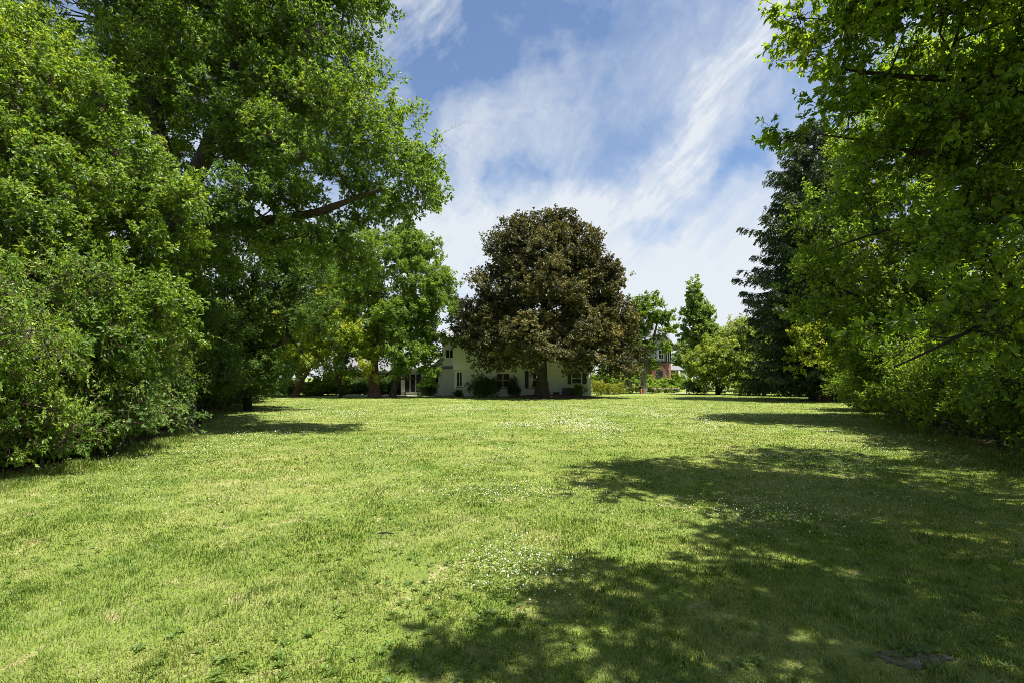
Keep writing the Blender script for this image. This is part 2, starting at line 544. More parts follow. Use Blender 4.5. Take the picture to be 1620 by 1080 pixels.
def spray(rng, nsub=6, lp=7, whorl=.4):
    """One leafy shoot of unit length along +Z: leaf bases, leaf directions, twig segments."""
    B, D, seg = [], [], [(np.zeros(3), np.array([0, 0, 1.0]))]
    for s in range(nsub):
        t = .25 + .75 * (s + rng.uniform(0, .6)) / nsub
        ang = rng.uniform(.5, 1.1) if s < nsub - 1 else rng.uniform(0, .2)
        az = s * 2.4 + rng.uniform(-.5, .5)
        d = unit(np.array([math.cos(az) * math.sin(ang), .65 * math.sin(az) * math.sin(ang), math.cos(ang)]))
        ln = rng.uniform(.28, .5) * (1.15 - .35 * t)
        o = np.array([0, 0, min(t, 1.0)])
        seg.append((o, o + d * ln))
        for i in range(lp):
            u = rng.uniform(.25, 1.0) if rng.random() > whorl else rng.uniform(.88, 1.0)
            r = unit(rng.standard_normal(3))
            r = unit(r - d * (r @ d))
            a2 = rng.uniform(.6, 1.3)
            D.append(d * math.cos(a2) + r * math.sin(a2))
            B.append(o + d * ln * u)
    return np.array(B), np.array(D), seg


def in_lobes(Pt, lobes, skip=None):
    """Smallest normalised distance of points to the lobes."""
    best = np.full(len(Pt), 9.0)
    for i, (c, r) in enumerate(lobes):
        if i == skip:
            continue
        best = np.minimum(best, np.linalg.norm((Pt - c) / r, axis=1))
    return best


def sphere_dirs(n, rng):
    i = np.arange(n) + .5
    z = 1 - 2 * i / n
    a = i * 2.39996 + rng.uniform(0, 6.28)
    s = np.sqrt(np.maximum(0, 1 - z * z))
    return unit(np.stack([s * np.cos(a), s * np.sin(a), z], 1) + rng.standard_normal((n, 3)) * .12)


UP = np.array([0, 0, 1.0])


def foliage(leaf, twig, lobes, skel, rng, n_leaves, leaf_len, leaf_w, sub_r, mode=0, flat=.75, nsub=6, lp=7, whorl=.4, droop=0.0,
            shoot=None, under=.45, wood=True, upward=.6, gap=.12, tw=1.0, core=.25, clip=None, whips=0.0):
    """Fills lobes with leafy shoots on branchlets. skel: (k,4) points and radii of the wood they may grow from."""
    shoot = shoot or sub_r * .75
    subs = []
    for i, (c, r) in enumerate(lobes):
        area = 4 * math.pi * (np.prod(r) ** (2 / 3))
        n = max(4, int(1.15 * area / (math.pi * sub_r ** 2)))
        d = sphere_dirs(n, rng)
        f = np.where(rng.random(n) < core, rng.uniform(.25, .6, n), rng.uniform(.72, .98, n))
        p = c + d * r * f[:, None]
        ok = in_lobes(p, lobes, i) > .62
        ok &= rng.random(n) > gap
        ok &= ~((d[:, 2] < -.45) & (rng.random(n) > under))
        p, d = p[ok], d[ok]
        subs.append(np.hstack([p, d]))
    subs = np.vstack(subs)
    if clip is not None:
        subs = subs[subs[:, 2] > clip + .2]
    ns = len(subs)
    per = nsub * lp
    K = max(3, int(round(n_leaves / per / ns)))
    sr = sub_r * rng.uniform(.65, 1.3, ns)
    # branchlets from the wood to every leafy cluster
    dm = np.linalg.norm(subs[:, None, :3] - skel[None, :, :3], axis=2) + 1.2 * np.maximum(0, skel[None, :, 2] - subs[:, None, 2])
    near = dm.argmin(1)
    A = skel[near, :3]
    Ln = np.linalg.norm(subs[:, :3] - A, axis=1)
    r0 = np.minimum(skel[near, 3] * .6, .012 + .014 * Ln) * tw
    tubes(twig, A, subs[:, :3], np.maximum(r0, .006 * tw), .007 * tw, 5, bend=rng.standard_normal((ns, 3)) * .07 * Ln[:, None] - np.array([0, 0, .05]) * Ln[:, None])
    if whips:
        mw = int(whips * ns)
        k = rng.integers(0, ns, mw)
        d0 = unit(subs[k, 3:] * .9 + UP * .35 + rng.standard_normal((mw, 3)) * .45)
        p0 = subs[k, :3] + d0 * (sub_r * .5)
        lw = sub_r * rng.uniform(.9, 2.1, mw)
        nl = 13
        u = np.linspace(.08, 1, nl) + rng.uniform(-.03, .03, (mw, nl))
        path = p0[:, None] + d0[:, None] * (lw[:, None] * u)[..., None] - UP * (.22 * lw[:, None] * u ** 2)[..., None]
        tubes(twig, p0, p0 + d0 * lw[:, None] - UP * (.22 * lw)[:, None], .006 * tw, .002 * tw, 3, bend=UP * (.055 * lw)[:, None])
        r_ = rng.standard_normal((mw, nl, 3))
        Dw = unit(d0[:, None] * .7 + r_ * .75).reshape(-1, 3)
        Lw = leaf_len * rng.uniform(.6, 1.2, mw * nl) * np.tile(np.linspace(1.1, .6, nl), mw)
        add_leaves(leaf, path.reshape(-1, 3), Dw, UP * .6 + rng.standard_normal((mw * nl, 3)) * .5, Lw, Lw * leaf_w / leaf_len, .66 + .12 * rng.standard_normal(mw * nl), mode)
    protos = [spray(rng, nsub, lp, whorl) for _ in range(8)]
    idx = np.repeat(np.arange(ns), K)
    n = len(idx)
    d = unit(rng.standard_normal((n, 3)))
    low = d[:, 2] < -.3
    d[low & (rng.random(n) > under), 2] *= -1
    c = subs[idx, :3]; od = subs[idx, 3:]
    f = rng.random(n) ** .45
    end = c + d * (sr[idx] * f)[:, None] * np.array([1, 1, flat])
    axis = unit(d * .75 + od * .45 + UP * (.15 - droop) + rng.standard_normal((n, 3)) * .35)
    sc = shoot * rng.uniform(.6, 1.15, n)
    pos = end - axis * sc[:, None] * .6
    if clip is not None:
        keep = pos[:, 2] + axis[:, 2] * sc > clip + .05
        idx, pos, axis, sc, od, c = idx[keep], pos[keep], axis[keep], sc[keep], od[keep], c[keep]
        n = len(idx)
    ctone = rng.standard_normal(ns)[idx] * .10 + rng.standard_normal(n) * .08
    which = rng.integers(0, 8, n)
    R = frames(axis, rng)
    if wood:
        pick = rng.random(n) < .55
        tubes(twig, c[pick], pos[pick], .006 * tw, .004 * tw, 3, bend=rng.standard_normal((pick.sum(), 3)) * .04)
    for k in range(8):
        s = which == k
        if not s.any():
            continue
        Bp, Dp, seg = protos[k]
        B = pos[s][:, None] + sc[s][:, None, None] * np.einsum('mij,nj->mni', R[s], Bp)
        D = np.einsum('mij,nj->mni', R[s], Dp)
        m_, l_ = B.shape[:2]
        B = B.reshape(-1, 3); D = D.reshape(-1, 3)
        D = unit(D + np.array([0, 0, -.18 - droop]))
        nn = UP * upward + np.repeat(od[s], l_, 0) * .30 + rng.standard_normal((len(B), 3)) * .55
        Lf = leaf_len * np.clip(1 + .25 * rng.standard_normal(len(B)), .45, 1.6)
        tone = .5 + np.repeat(ctone[s], l_) + rng.standard_normal(len(B)) * .13
        if clip is not None:
            kz = B[:, 2] > clip + .02
            B, D, nn, Lf, tone = B[kz], D[kz], nn[kz], Lf[kz], tone[kz]
        add_leaves(leaf, B, D, nn, Lf, Lf * leaf_w / leaf_len, tone, mode)
        if wood:
            for a, b in seg:
                a_ = pos[s] + sc[s][:, None] * (R[s] @ a); b_ = pos[s] + sc[s][:, None] * (R[s] @ b)
                tubes(twig, a_, b_, .0045 * tw, .002 * tw, 3)


def lobe(px, py, Y, r, sy=1.0, sz=1.0):
    return (P(px, py, Y), np.array([r, r * sy, r * sz]))


def make_tree(name, label, cat, trunk, lobes, leaf, bark='bark', limbs=(), seed=1, group=None, sides=10, twigbark=None, autolimb=True, limb_r=.09, base=None, **kw):
    """trunk and limbs: lists of (point, radius). Thing > trunk, branches, crown."""
    rng = np.random.default_rng(seed)
    base = np.array(base if base is not None else (trunk[0][0][0], trunk[0][0][1], 0.0))
    tr, lf, tg = Acc(), Acc(), Acc()
    skel = []

    def add_line(line, sd, wob=True):
        pts = np.array([p for p, r in line]); rad = np.array([r for p, r in line])
        polytube(tr, pts, rad, sd, rng if wob else None)
        for i in range(len(line) - 1):
            for s in np.linspace(0, 1, 6):
                skel.append(np.append(pts[i] * (1 - s) + pts[i + 1] * s, rad[i] * (1 - s) + rad[i + 1] * s))

    t0, r0 = trunk[0]
    flare = [(np.array(t0) - np.array([0, 0, .12]), r0 * 1.55), (np.array(t0) + np.array([0, 0, .16]), r0 * 1.15)] + list(trunk[1:])
    add_line(flare, sides)
    for l in limbs:
        add_line(l, 7)
    if autolimb:
        for c, r in lobes:
            sk = np.array(skel)
            if np.linalg.norm(sk[:, :3] - c, axis=1).min() < .5 * r.mean():
                continue
            d = np.linalg.norm(sk[:, :3] - c, axis=1) + 1.5 * np.maximum(0, sk[:, 2] - c[2] + .3 * r[2])
            a = sk[d.argmin()]
            mid = (a[:3] + c) / 2 + rng.standard_normal(3) * .06 * np.linalg.norm(c - a[:3]) * np.array([1, 1, .6])
            ra = min(a[3] * .65, limb_r)
            add_line([(a[:3], ra), (mid, ra * .7), (c, ra * .35)], 6)
    foliage(lf, tg, lobes, np.array(skel), rng, **kw)
    root = thing(name, label, cat, base, group)
    link('trunk', tr.mesh('trunk', M[bark], base, True), root)
    link('crown', lf.merge(tg).mesh('crown', [M[leaf], M[twigbark or bark]], base), root)
    return root


def vnoise(x, y, seed=0):
    """Smooth value noise on numpy arrays, 0..1."""
    tab = np.random.default_rng(seed).random((256, 256))
    xi, yi = np.floor(x).astype(int), np.floor(y).astype(int)
    fx, fy = x - xi, y - yi
    fx, fy = fx * fx * (3 - 2 * fx), fy * fy * (3 - 2 * fy)
    g = lambda a, b: tab[a % 256, b % 256]
    return (g(xi, yi) * (1 - fx) + g(xi + 1, yi) * fx) * (1 - fy) + (g(xi, yi + 1) * (1 - fx) + g(xi + 1, yi + 1) * fx) * fy


class MB:
    """Boxes and prisms collected into one mesh."""

    def __init__(self):
        self.bm = bmesh.new()

    def box(self, x0, x1, y0, y1, z0, z1):
        vs = [self.bm.verts.new(p) for p in ((x0, y0, z0), (x1, y0, z0), (x1, y1, z0), (x0, y1, z0), (x0, y0, z1), (x1, y0, z1), (x1, y1, z1), (x0, y1, z1))]
        for f in ((3, 2, 1, 0), (4, 5, 6, 7), (0, 1, 5, 4), (1, 2, 6, 5), (2, 3, 7, 6), (3, 0, 4, 7)):
            self.bm.faces.new([vs[i] for i in f])
        return self

    def solid(self, top, bottom):
        """Two matching loops joined by side faces."""
        a = [self.bm.verts.new(p) for p in top]; b = [self.bm.verts.new(p) for p in bottom]
        self.bm.faces.new(a); self.bm.faces.new(b[::-1])
        k = len(a)
        for i in range(k):
            self.bm.faces.new((a[i], b[i], b[(i + 1) % k], a[(i + 1) % k]))
        return self

    def cyl(self, c, r, h, axis='z', n=20, r2=None):
        r2 = r if r2 is None else r2
        ring = lambda rr, s: [(c[0] + rr * math.cos(t), c[1] + rr * math.sin(t), c[2] + s) if axis == 'z' else (c[0] + s, c[1] + rr * math.cos(t), c[2] + rr * math.sin(t)) if axis == 'x'
                              else (c[0] + rr * math.cos(t), c[1] + s, c[2] + rr * math.sin(t)) for t in np.arange(n) * 2 * math.pi / n]
        return self.solid(ring(r2, h), ring(r, 0))

    def build(self, name, mat, parent=None, loc=(0, 0, 0), bevel=0.0):
        bmesh.ops.recalc_face_normals(self.bm, faces=self.bm.faces)
        if bevel:
            bmesh.ops.bevel(self.bm, geom=list(self.bm.edges), offset=bevel, segments=2, affect='EDGES', clamp_overlap=True)
        me = bpy.data.meshes.new(name)
        self.bm.to_mesh(me)
        self.bm.free()
        me.materials.append(mat)
        return link(name, me, parent, loc)


# ------------------------------------------------------------------ ground
def g_height(x, y):
    n = .035 * (vnoise(x * .5 + 40, y * .5 + 40, 5) - .5) + .02 * (vnoise(x * 1.7 + 90, y * 1.7 + 90, 6) - .5)
    return n * np.clip((y + 6) / 6, 0, 1)


def build_ground():
    ys = np.concatenate([np.linspace(-600, -6, 18)[:-1], np.linspace(-6, 30, 145)[:-1], np.linspace(30, 90, 61)[:-1], np.geomspace(90, 4000, 30)])
    xp = np.concatenate([np.linspace(0, 16, 65)[:-1], np.linspace(16, 60, 45)[:-1], np.geomspace(60, 4000, 30)])
    xs = np.concatenate([-xp[:0:-1], xp])
    X, Y = np.meshgrid(xs, ys)
    Z = np.where((np.abs(X) < 60) & (Y < 90), g_height(X, Y), 0)
    a = Acc()
    ny, nx = X.shape
    i, j = np.meshgrid(np.arange(ny - 1), np.arange(nx - 1), indexing='ij')
    q = np.stack([i * nx + j, i * nx + j + 1, (i + 1) * nx + j + 1, (i + 1) * nx + j], -1)
    a.add(np.stack([X, Y, Z], -1), q)
    tag(link('ground', a.mesh('ground', M['ground'], smooth=True)), 'wide flat lawn of patchy yellow green grass', 'ground', kind='structure')


LEFT_EDGE = np.array([(-5.2, -3), (-6.2, 3), (-7.15, 7.0), (-7.6, 9), (-7.75, 11), (-9.3, 15), (-11.6, 21), (-14.3, 31), (-19, 44)])
RIGHT_EDGE = np.array([(6.0, -3), (7.2, 5), (8.8, 8.7), (11.2, 13.5), (13.0, 18), (15.7, 24), (19.0, 31), (24, 42)])


def edge_x(e, y):
    return np.interp(y, e[:, 1], e[:, 0])


def soil_strip(name, e, sgn, width):
    a = Acc()
    ys = np.arange(e[0, 1], e[-1, 1], .12)
    xe = edge_x(e, ys) + sgn * .55 + .30 * (vnoise(ys * 2.1 + 11, ys * 0 + 3, 8) - .5) + .5 * (vnoise(ys * .5 + 7, ys * 0 + 9, 9) - .5)
    cols = np.array([0, .3, .8, 1.6, 3, width])
    X = (xe + sgn * np.clip((ys - 14) * .12, 0, 1.6))[:, None] + sgn * cols
    Y = np.repeat(ys[:, None], len(cols), 1)
    Z = g_height(X, Y) + .006 + .03 * np.minimum(cols, 1) * vnoise(X * 3 + 50, Y * 3 + 50, 4)
    ny, nx = X.shape
    i, j = np.meshgrid(np.arange(ny - 1), np.arange(nx - 1), indexing='ij')
    q = np.stack([i * nx + j, i * nx + j + 1, (i + 1) * nx + j + 1, (i + 1) * nx + j], -1)
    if sgn < 0:
        q = q[..., ::-1]
    a.add(np.stack([X, Y, Z], -1), q)
    return tag(link(name, a.mesh(name, M['soil'], smooth=True)), kind='structure')


MAPLE = P(857, 628, 41)


def build_grass():
    rng = np.random.default_rng(11)
    n = 800000
    Y = np.exp(rng.uniform(math.log(2.0), math.log(46), n))
    hw = Y * 1.14 + 2.4
    X = rng.uniform(-1, 1, n) * hw
    far = np.clip((Y - 14) * .12, 0, 1.6)
    ok = (X > edge_x(LEFT_EDGE, Y) - far - .35 - .5 * rng.random(n)) & (X < edge_x(RIGHT_EDGE, Y) + far + .35 + .6 * rng.random(n))
    ok &= np.hypot(X - MAPLE[0], Y - MAPLE[1]) > 2.6
    # bare dirt patch by the camera
    bare = np.hypot((X - 2.28) / .30, (Y - 2.92) / .15) + .5 * (vnoise(X * 6, Y * 6 + 30, 2) - .5)
    ok &= (bare > .8) | (rng.random(n) < .42)
    thin = vnoise(X * 1.3 + 60, Y * 1.3 + 60, 21) * .6 + vnoise(X * 4 + 60, Y * 4 + 60, 22) * .4
    ok &= rng.random(n) < np.clip(.25 + 1.6 * thin, .3, 1)
    X, Y, thin = X[ok], Y[ok], thin[ok]
    n = len(X)
    tuft = vnoise(X * 2.6 + 20, Y * 2.6 + 20, 31)
    fine_t = vnoise(X * 9 + 20, Y * 9 + 20, 32)
    edge = np.minimum(X - edge_x(LEFT_EDGE, Y) + far[ok], edge_x(RIGHT_EDGE, Y) + far[ok] - X)
    h = (.018 + .022 * tuft ** 1.3 + .034 * fine_t ** 3) * (1 + 2.2 * np.exp(-np.maximum(edge, 0) / .22)) * rng.uniform(.55, 1.35, n)
    w = .0044 * (Y / 3) ** .70 * rng.uniform(.7, 1.4, n)
    az = rng.uniform(0, 2 * math.pi, n)
    wind = 2 * math.pi * vnoise(X * 1.1 + 5, Y * 1.1 + 5, 41)
    lean = rng.uniform(.15, 1.1, n)
    dx = .6 * np.cos(az) + .5 * np.cos(wind); dy = .6 * np.sin(az) + .5 * np.sin(wind)
    side = rng.uniform(0, math.pi, n)
    sx, sy = np.cos(side) * w / 2, np.sin(side) * w / 2
    Z = g_height(X, Y) - .004
    b = np.stack([X, Y, Z], -1)
    s = np.stack([sx, sy, 0 * sx], -1)
    m = b + np.stack([dx * lean * h * .35, dy * lean * h * .35, h * .62], -1)
    t = b + np.stack([dx * lean * h, dy * lean * h, h * (1.02 - .28 * lean)], -1)
    V = np.stack([b - s, b + s, m + s * .85, m - s * .85, t], 1)
    k = (np.arange(n) * 5)[:, None]
    tone = np.clip(.5 + .17 * rng.standard_normal(n) + .25 * (.5 - thin) - .22 * (tuft - .5) - .45 * (fine_t - .5), 0, 1)
    tone = np.where(rng.random(n) < .055, .95, tone)
    a = Acc()
    a.add(V, k + np.array([[0, 1, 2, 3]]), k + np.array([[3, 2, 4]]), np.repeat(tone, 5))
    tag(link('grass', a.mesh('grass', M['grass'])), 'short patchy lawn grass with dry straw coloured blades', 'grass', kind='stuff')


def clover_density(X, Y):
    n = vnoise(X * .45 + 33, Y * .22 + 33, 51) * .6 + vnoise(X * 1.3 + 70, Y * .7 + 70, 52) * .4
    band = np.clip((Y - 5.5) / 6, 0, 1) * np.clip((34 - Y) / 8, 0, 1) * np.clip(1.25 - np.abs(X - .6) / (3.5 + .36 * Y), 0, 1)
    d = np.clip((n - .40) * 3.2, 0, 1) * band
    d += 1.0 * np.exp(-(((X - .02) / .42) ** 2 + ((Y - 4.35) / .55) ** 2))
    d += .8 * np.exp(-(((X - 2.9) / .7) ** 2 + ((Y - 5.9) / .5) ** 2)) + .5 * np.exp(-(((X + .3) / .8) ** 2 + ((Y - 6.9) / .5) ** 2))
    return d


def build_clover():
    rng = np.random.default_rng(12)
    n = 150000
    Y = np.exp(rng.uniform(math.log(3.2), math.log(36), n)); X = rng.uniform(-1, 1, n) * (Y * 1.02)
    d = clover_density(X, Y)
    ok = (rng.random(n) < d * .40 * np.clip(Y / 9, .08, 1.6)) & (X > edge_x(LEFT_EDGE, Y) + .3) & (X < edge_x(RIGHT_EDGE, Y) - .5)
    X, Y = X[ok], Y[ok]
    n = len(X)
    r = .0062 * rng.uniform(.7, 1.25, n) * np.clip(Y / 9, 1, 1.9)
    h = rng.uniform(.045, .085, n)
    C = np.stack([X, Y, g_height(X, Y) + h], -1)
    ang = np.arange(6) * math.pi / 3
    rings = [(0, -1.0, 1), (.9, -.35, 6), (.95, .25, 6), (.5, .8, 6), (0, .95, 1)]
    loc = []
    for rr, z, k in rings:
        for i in range(k):
            t = ang[i] + (.5 if z > 0 else 0)
            loc.append((rr * math.cos(t), rr * math.sin(t), z))
    loc = np.array(loc)
    tri = []
    for i in range(6):
        j = (i + 1) % 6
        tri += [(0, 1 + j, 1 + i), (19, 13 + i, 13 + j)]
    quad = []
    for b in (1, 7):
        for i in range(6):
            j = (i + 1) % 6
            quad.append((b + i, b + j, b + 6 + j, b + 6 + i))
    V = C[:, None] + r[:, None, None] * loc[None] * rng.uniform(.8, 1.2, (n, 20, 1))
    k = (np.arange(n) * 20)[:, None, None]
    a = Acc()
    a.add(V, (k + np.array(quad)).reshape(-1, 4), (k + np.array(tri)).reshape(-1, 3), np.repeat(np.clip(rng.normal(.55, .2, n), 0, 1), 20))
    tag(link('clover_flowers', a.mesh('clover_flowers', M['petal'])), 'small white clover flowers scattered over the lawn', 'clover', kind='stuff')
    # trefoil leaves and broad weeds
    a = Acc()
    n = 120000
    Y = np.exp(rng.uniform(math.log(2.4), math.log(15), n)); X = rng.uniform(-1, 1, n) * (Y * 1.05 + .3)
    d = clover_density(X, Y)
    ok = (rng.random(n) < np.clip(d * .8, 0, .9)) & (X > edge_x(LEFT_EDGE, Y)) & (X < edge_x(RIGHT_EDGE, Y))
    X, Y = X[ok], Y[ok]
    for q in range(3):
        t = rng.uniform(0, 6.28, len(X)) if q == 0 else t + 2.094
        B = np.stack([X, Y, g_height(X, Y) + .035 + .015 * vnoise(X * 9, Y * 9 + 9, 3)], -1)
        D = np.stack([np.cos(t), np.sin(t), 0 * t + .1], -1)
        Lf = .014 * np.clip(Y / 5, 1, 2) * rng.uniform(.8, 1.3, len(X))
        add_leaves(a, B, D, UP + .35 * rng.standard_normal(B.shape), Lf, Lf * .95, np.clip(rng.normal(.5, .2, len(X)), 0, 1))
    # rosettes of broad leaves
    nr = 1100
    Yr = np.exp(rng.uniform(math.log(2.5), math.log(13), nr)); Xr = rng.uniform(-1, 1, nr) * (Yr * 1.0)
    okr = (Xr > edge_x(LEFT_EDGE, Yr)) & (Xr < edge_x(RIGHT_EDGE, Yr)) & (vnoise(Xr * .7 + 3, Yr * .7 + 3, 77) > .42)
    Xr, Yr = Xr[okr], Yr[okr]
    # a leafy weed on the bare dirt
    wx = rng.normal(2.33, .10, 22); wy = rng.normal(3.0, .05, 22)
    Xr, Yr = np.concatenate([Xr, wx]), np.concatenate([Yr, wy])
    for q in range(7):
        t = q * .9 + rng.uniform(-.3, .3, len(Xr)) + Xr * 40
        B = np.stack([Xr, Yr, g_height(Xr, Yr) + .012], -1)
        D = np.stack([np.cos(t), np.sin(t), rng.uniform(.25, .8, len(t))], -1)
        Lf = rng.uniform(.022, .060, len(t))
        add_leaves(a, B, D, UP + .3 * rng.standard_normal(B.shape), Lf, Lf * .34, np.clip(rng.normal(.6, .2, len(t)), 0, 1), 1)
    tag(link('lawn_weeds', a.mesh('lawn_weeds', M['clover'])), 'low clover leaves and broad weeds in the grass', 'weeds', kind='stuff')


build_ground()
soil_strip('soil_left', LEFT_EDGE, -1, 9)
soil_strip('soil_right', RIGHT_EDGE, 1, 9)
build_grass()
build_clover()


def blob_sheet(name, c, rx, ry, h, mat, seed):
    rng = np.random.default_rng(seed)
    a = Acc()
    na, nr = 48, 8
    t = np.arange(na) * 2 * math.pi / na
    wob = 1 + .18 * np.sin(3 * t + 1) + .10 * np.sin(7 * t + 2) + .05 * rng.standard_normal(na)
    rr = np.linspace(0, 1, nr + 1)[1:]
    X = c[0] + rx * rr[:, None] * np.cos(t) * wob; Y = c[1] + ry * rr[:, None] * np.sin(t) * wob
    Z = g_height(X, Y) + .006 + h * (1 - rr[:, None] ** 2) + .25 * h * (vnoise(X * 5 + 30, Y * 5 + 30, seed) - .3) * (1 - rr[:, None])
    V = np.vstack([[(c[0], c[1], .006 + h)], np.stack([X, Y, Z], -1).reshape(-1, 3)])
    tri = [(0, 1 + i, 1 + (i + 1) % na) for i in range(na)]
    i, j = np.meshgrid(np.arange(nr - 1), np.arange(na), indexing='ij')
    q = np.stack([1 + i * na + j, 1 + (i + 1) * na + j, 1 + (i + 1) * na + (j + 1) % na, 1 + i * na + (j + 1) % na], -1)
    a.add(V, q, tri)
    return tag(link(name, a.mesh(name, mat, smooth=True)), kind='structure')


blob_sheet('mulch_ground', (MAPLE[0] + .6, MAPLE[1] + .6), 3.6, 2.2, .20, M['mulch'], 3)
blob_sheet('bare_ground', (2.28, 2.92), .21, .085, .003, M['dirt'], 4)

# path and street beyond the lawn
pm = MB(); pm.box(17.0, 19.0, 53.6, 54.8, -.05, .03); tag(pm.build('path', M['concrete']), 'pale concrete path crossing beyond the lawn', 'path', kind='structure')
pm = MB(); pm.box(-90, 120, 94, 101, -.1, .012); tag(pm.build('street', M['asphalt']), 'grey street far behind the houses', 'street', kind='structure')
pm = MB(); pm.box(-15.5, -5.5, 44.6, 45.9, -.05, .05); tag(pm.build('patio', M['concrete']), 'pale paved strip before the glass door', 'patio', kind='structure')


# ------------------------------------------------------------------ white house
def window(parent, x0, x1, z0, z1, y, pane='glass', bars=(1, 0), fw=.06, sill=True, lattice=False):
    f = MB()
    f.box(x0, x0 + fw, y - .05, y + .05, z0, z1).box(x1 - fw, x1, y - .05, y + .05, z0, z1)
    f.box(x0 + fw, x1 - fw, y - .05, y + .05, z0, z0 + fw).box(x0 + fw, x1 - fw, y - .05, y + .05, z1 - fw, z1)
    for i in range(bars[0]):
        xm = x0 + (x1 - x0) * (i + 1) / (bars[0] + 1)
        f.box(xm - fw / 2, xm + fw / 2, y - .048, y + .04, z0 + fw, z1 - fw)
    for i in range(bars[1]):
        zm = z0 + (z1 - z0) * (i + 1) / (bars[1] + 1)
        f.box(x0 + fw, x1 - fw, y - .045, y + .04, zm - .025, zm + .025)
    w = f.build('window', M['white'], parent)
    p = MB(); p.box(x0 + fw, x1 - fw, y - .012, y + .012, z0 + fw, z1 - fw); p.build('pane', M[pane], w)
    if lattice:
        l = MB()
        k = int((z1 - z0) / .12)
        for i in range(k):
            z = z0 + fw + (z1 - z0 - 2 * fw) * (i + .5) / k
            l.box(x0 + fw, x1 - fw, y - .02, y - .014, z - .006, z + .006)
        l.build('lattice', M['black'], w)
    if sill:
        s = MB(); s.box(x0 - .06, x1 + .06, y - .12, y - .052, z0 - .09, z0 - .004); s.build('sill', M['sill'], w)
    return w


def clap(mb, x0, x1, y, z0, z1, step=.2):
    z = z0
    while z < z1 - .01:
        t = min(z + step, z1)
        mb.solid([(x0, y - .022, t), (x1, y - .022, t), (x1, y + .05, t), (x0, y + .05, t)],
                 [(x0, y - .055, z), (x1, y - .055, z), (x1, y + .05, z), (x0, y + .05, z)])
        z += step


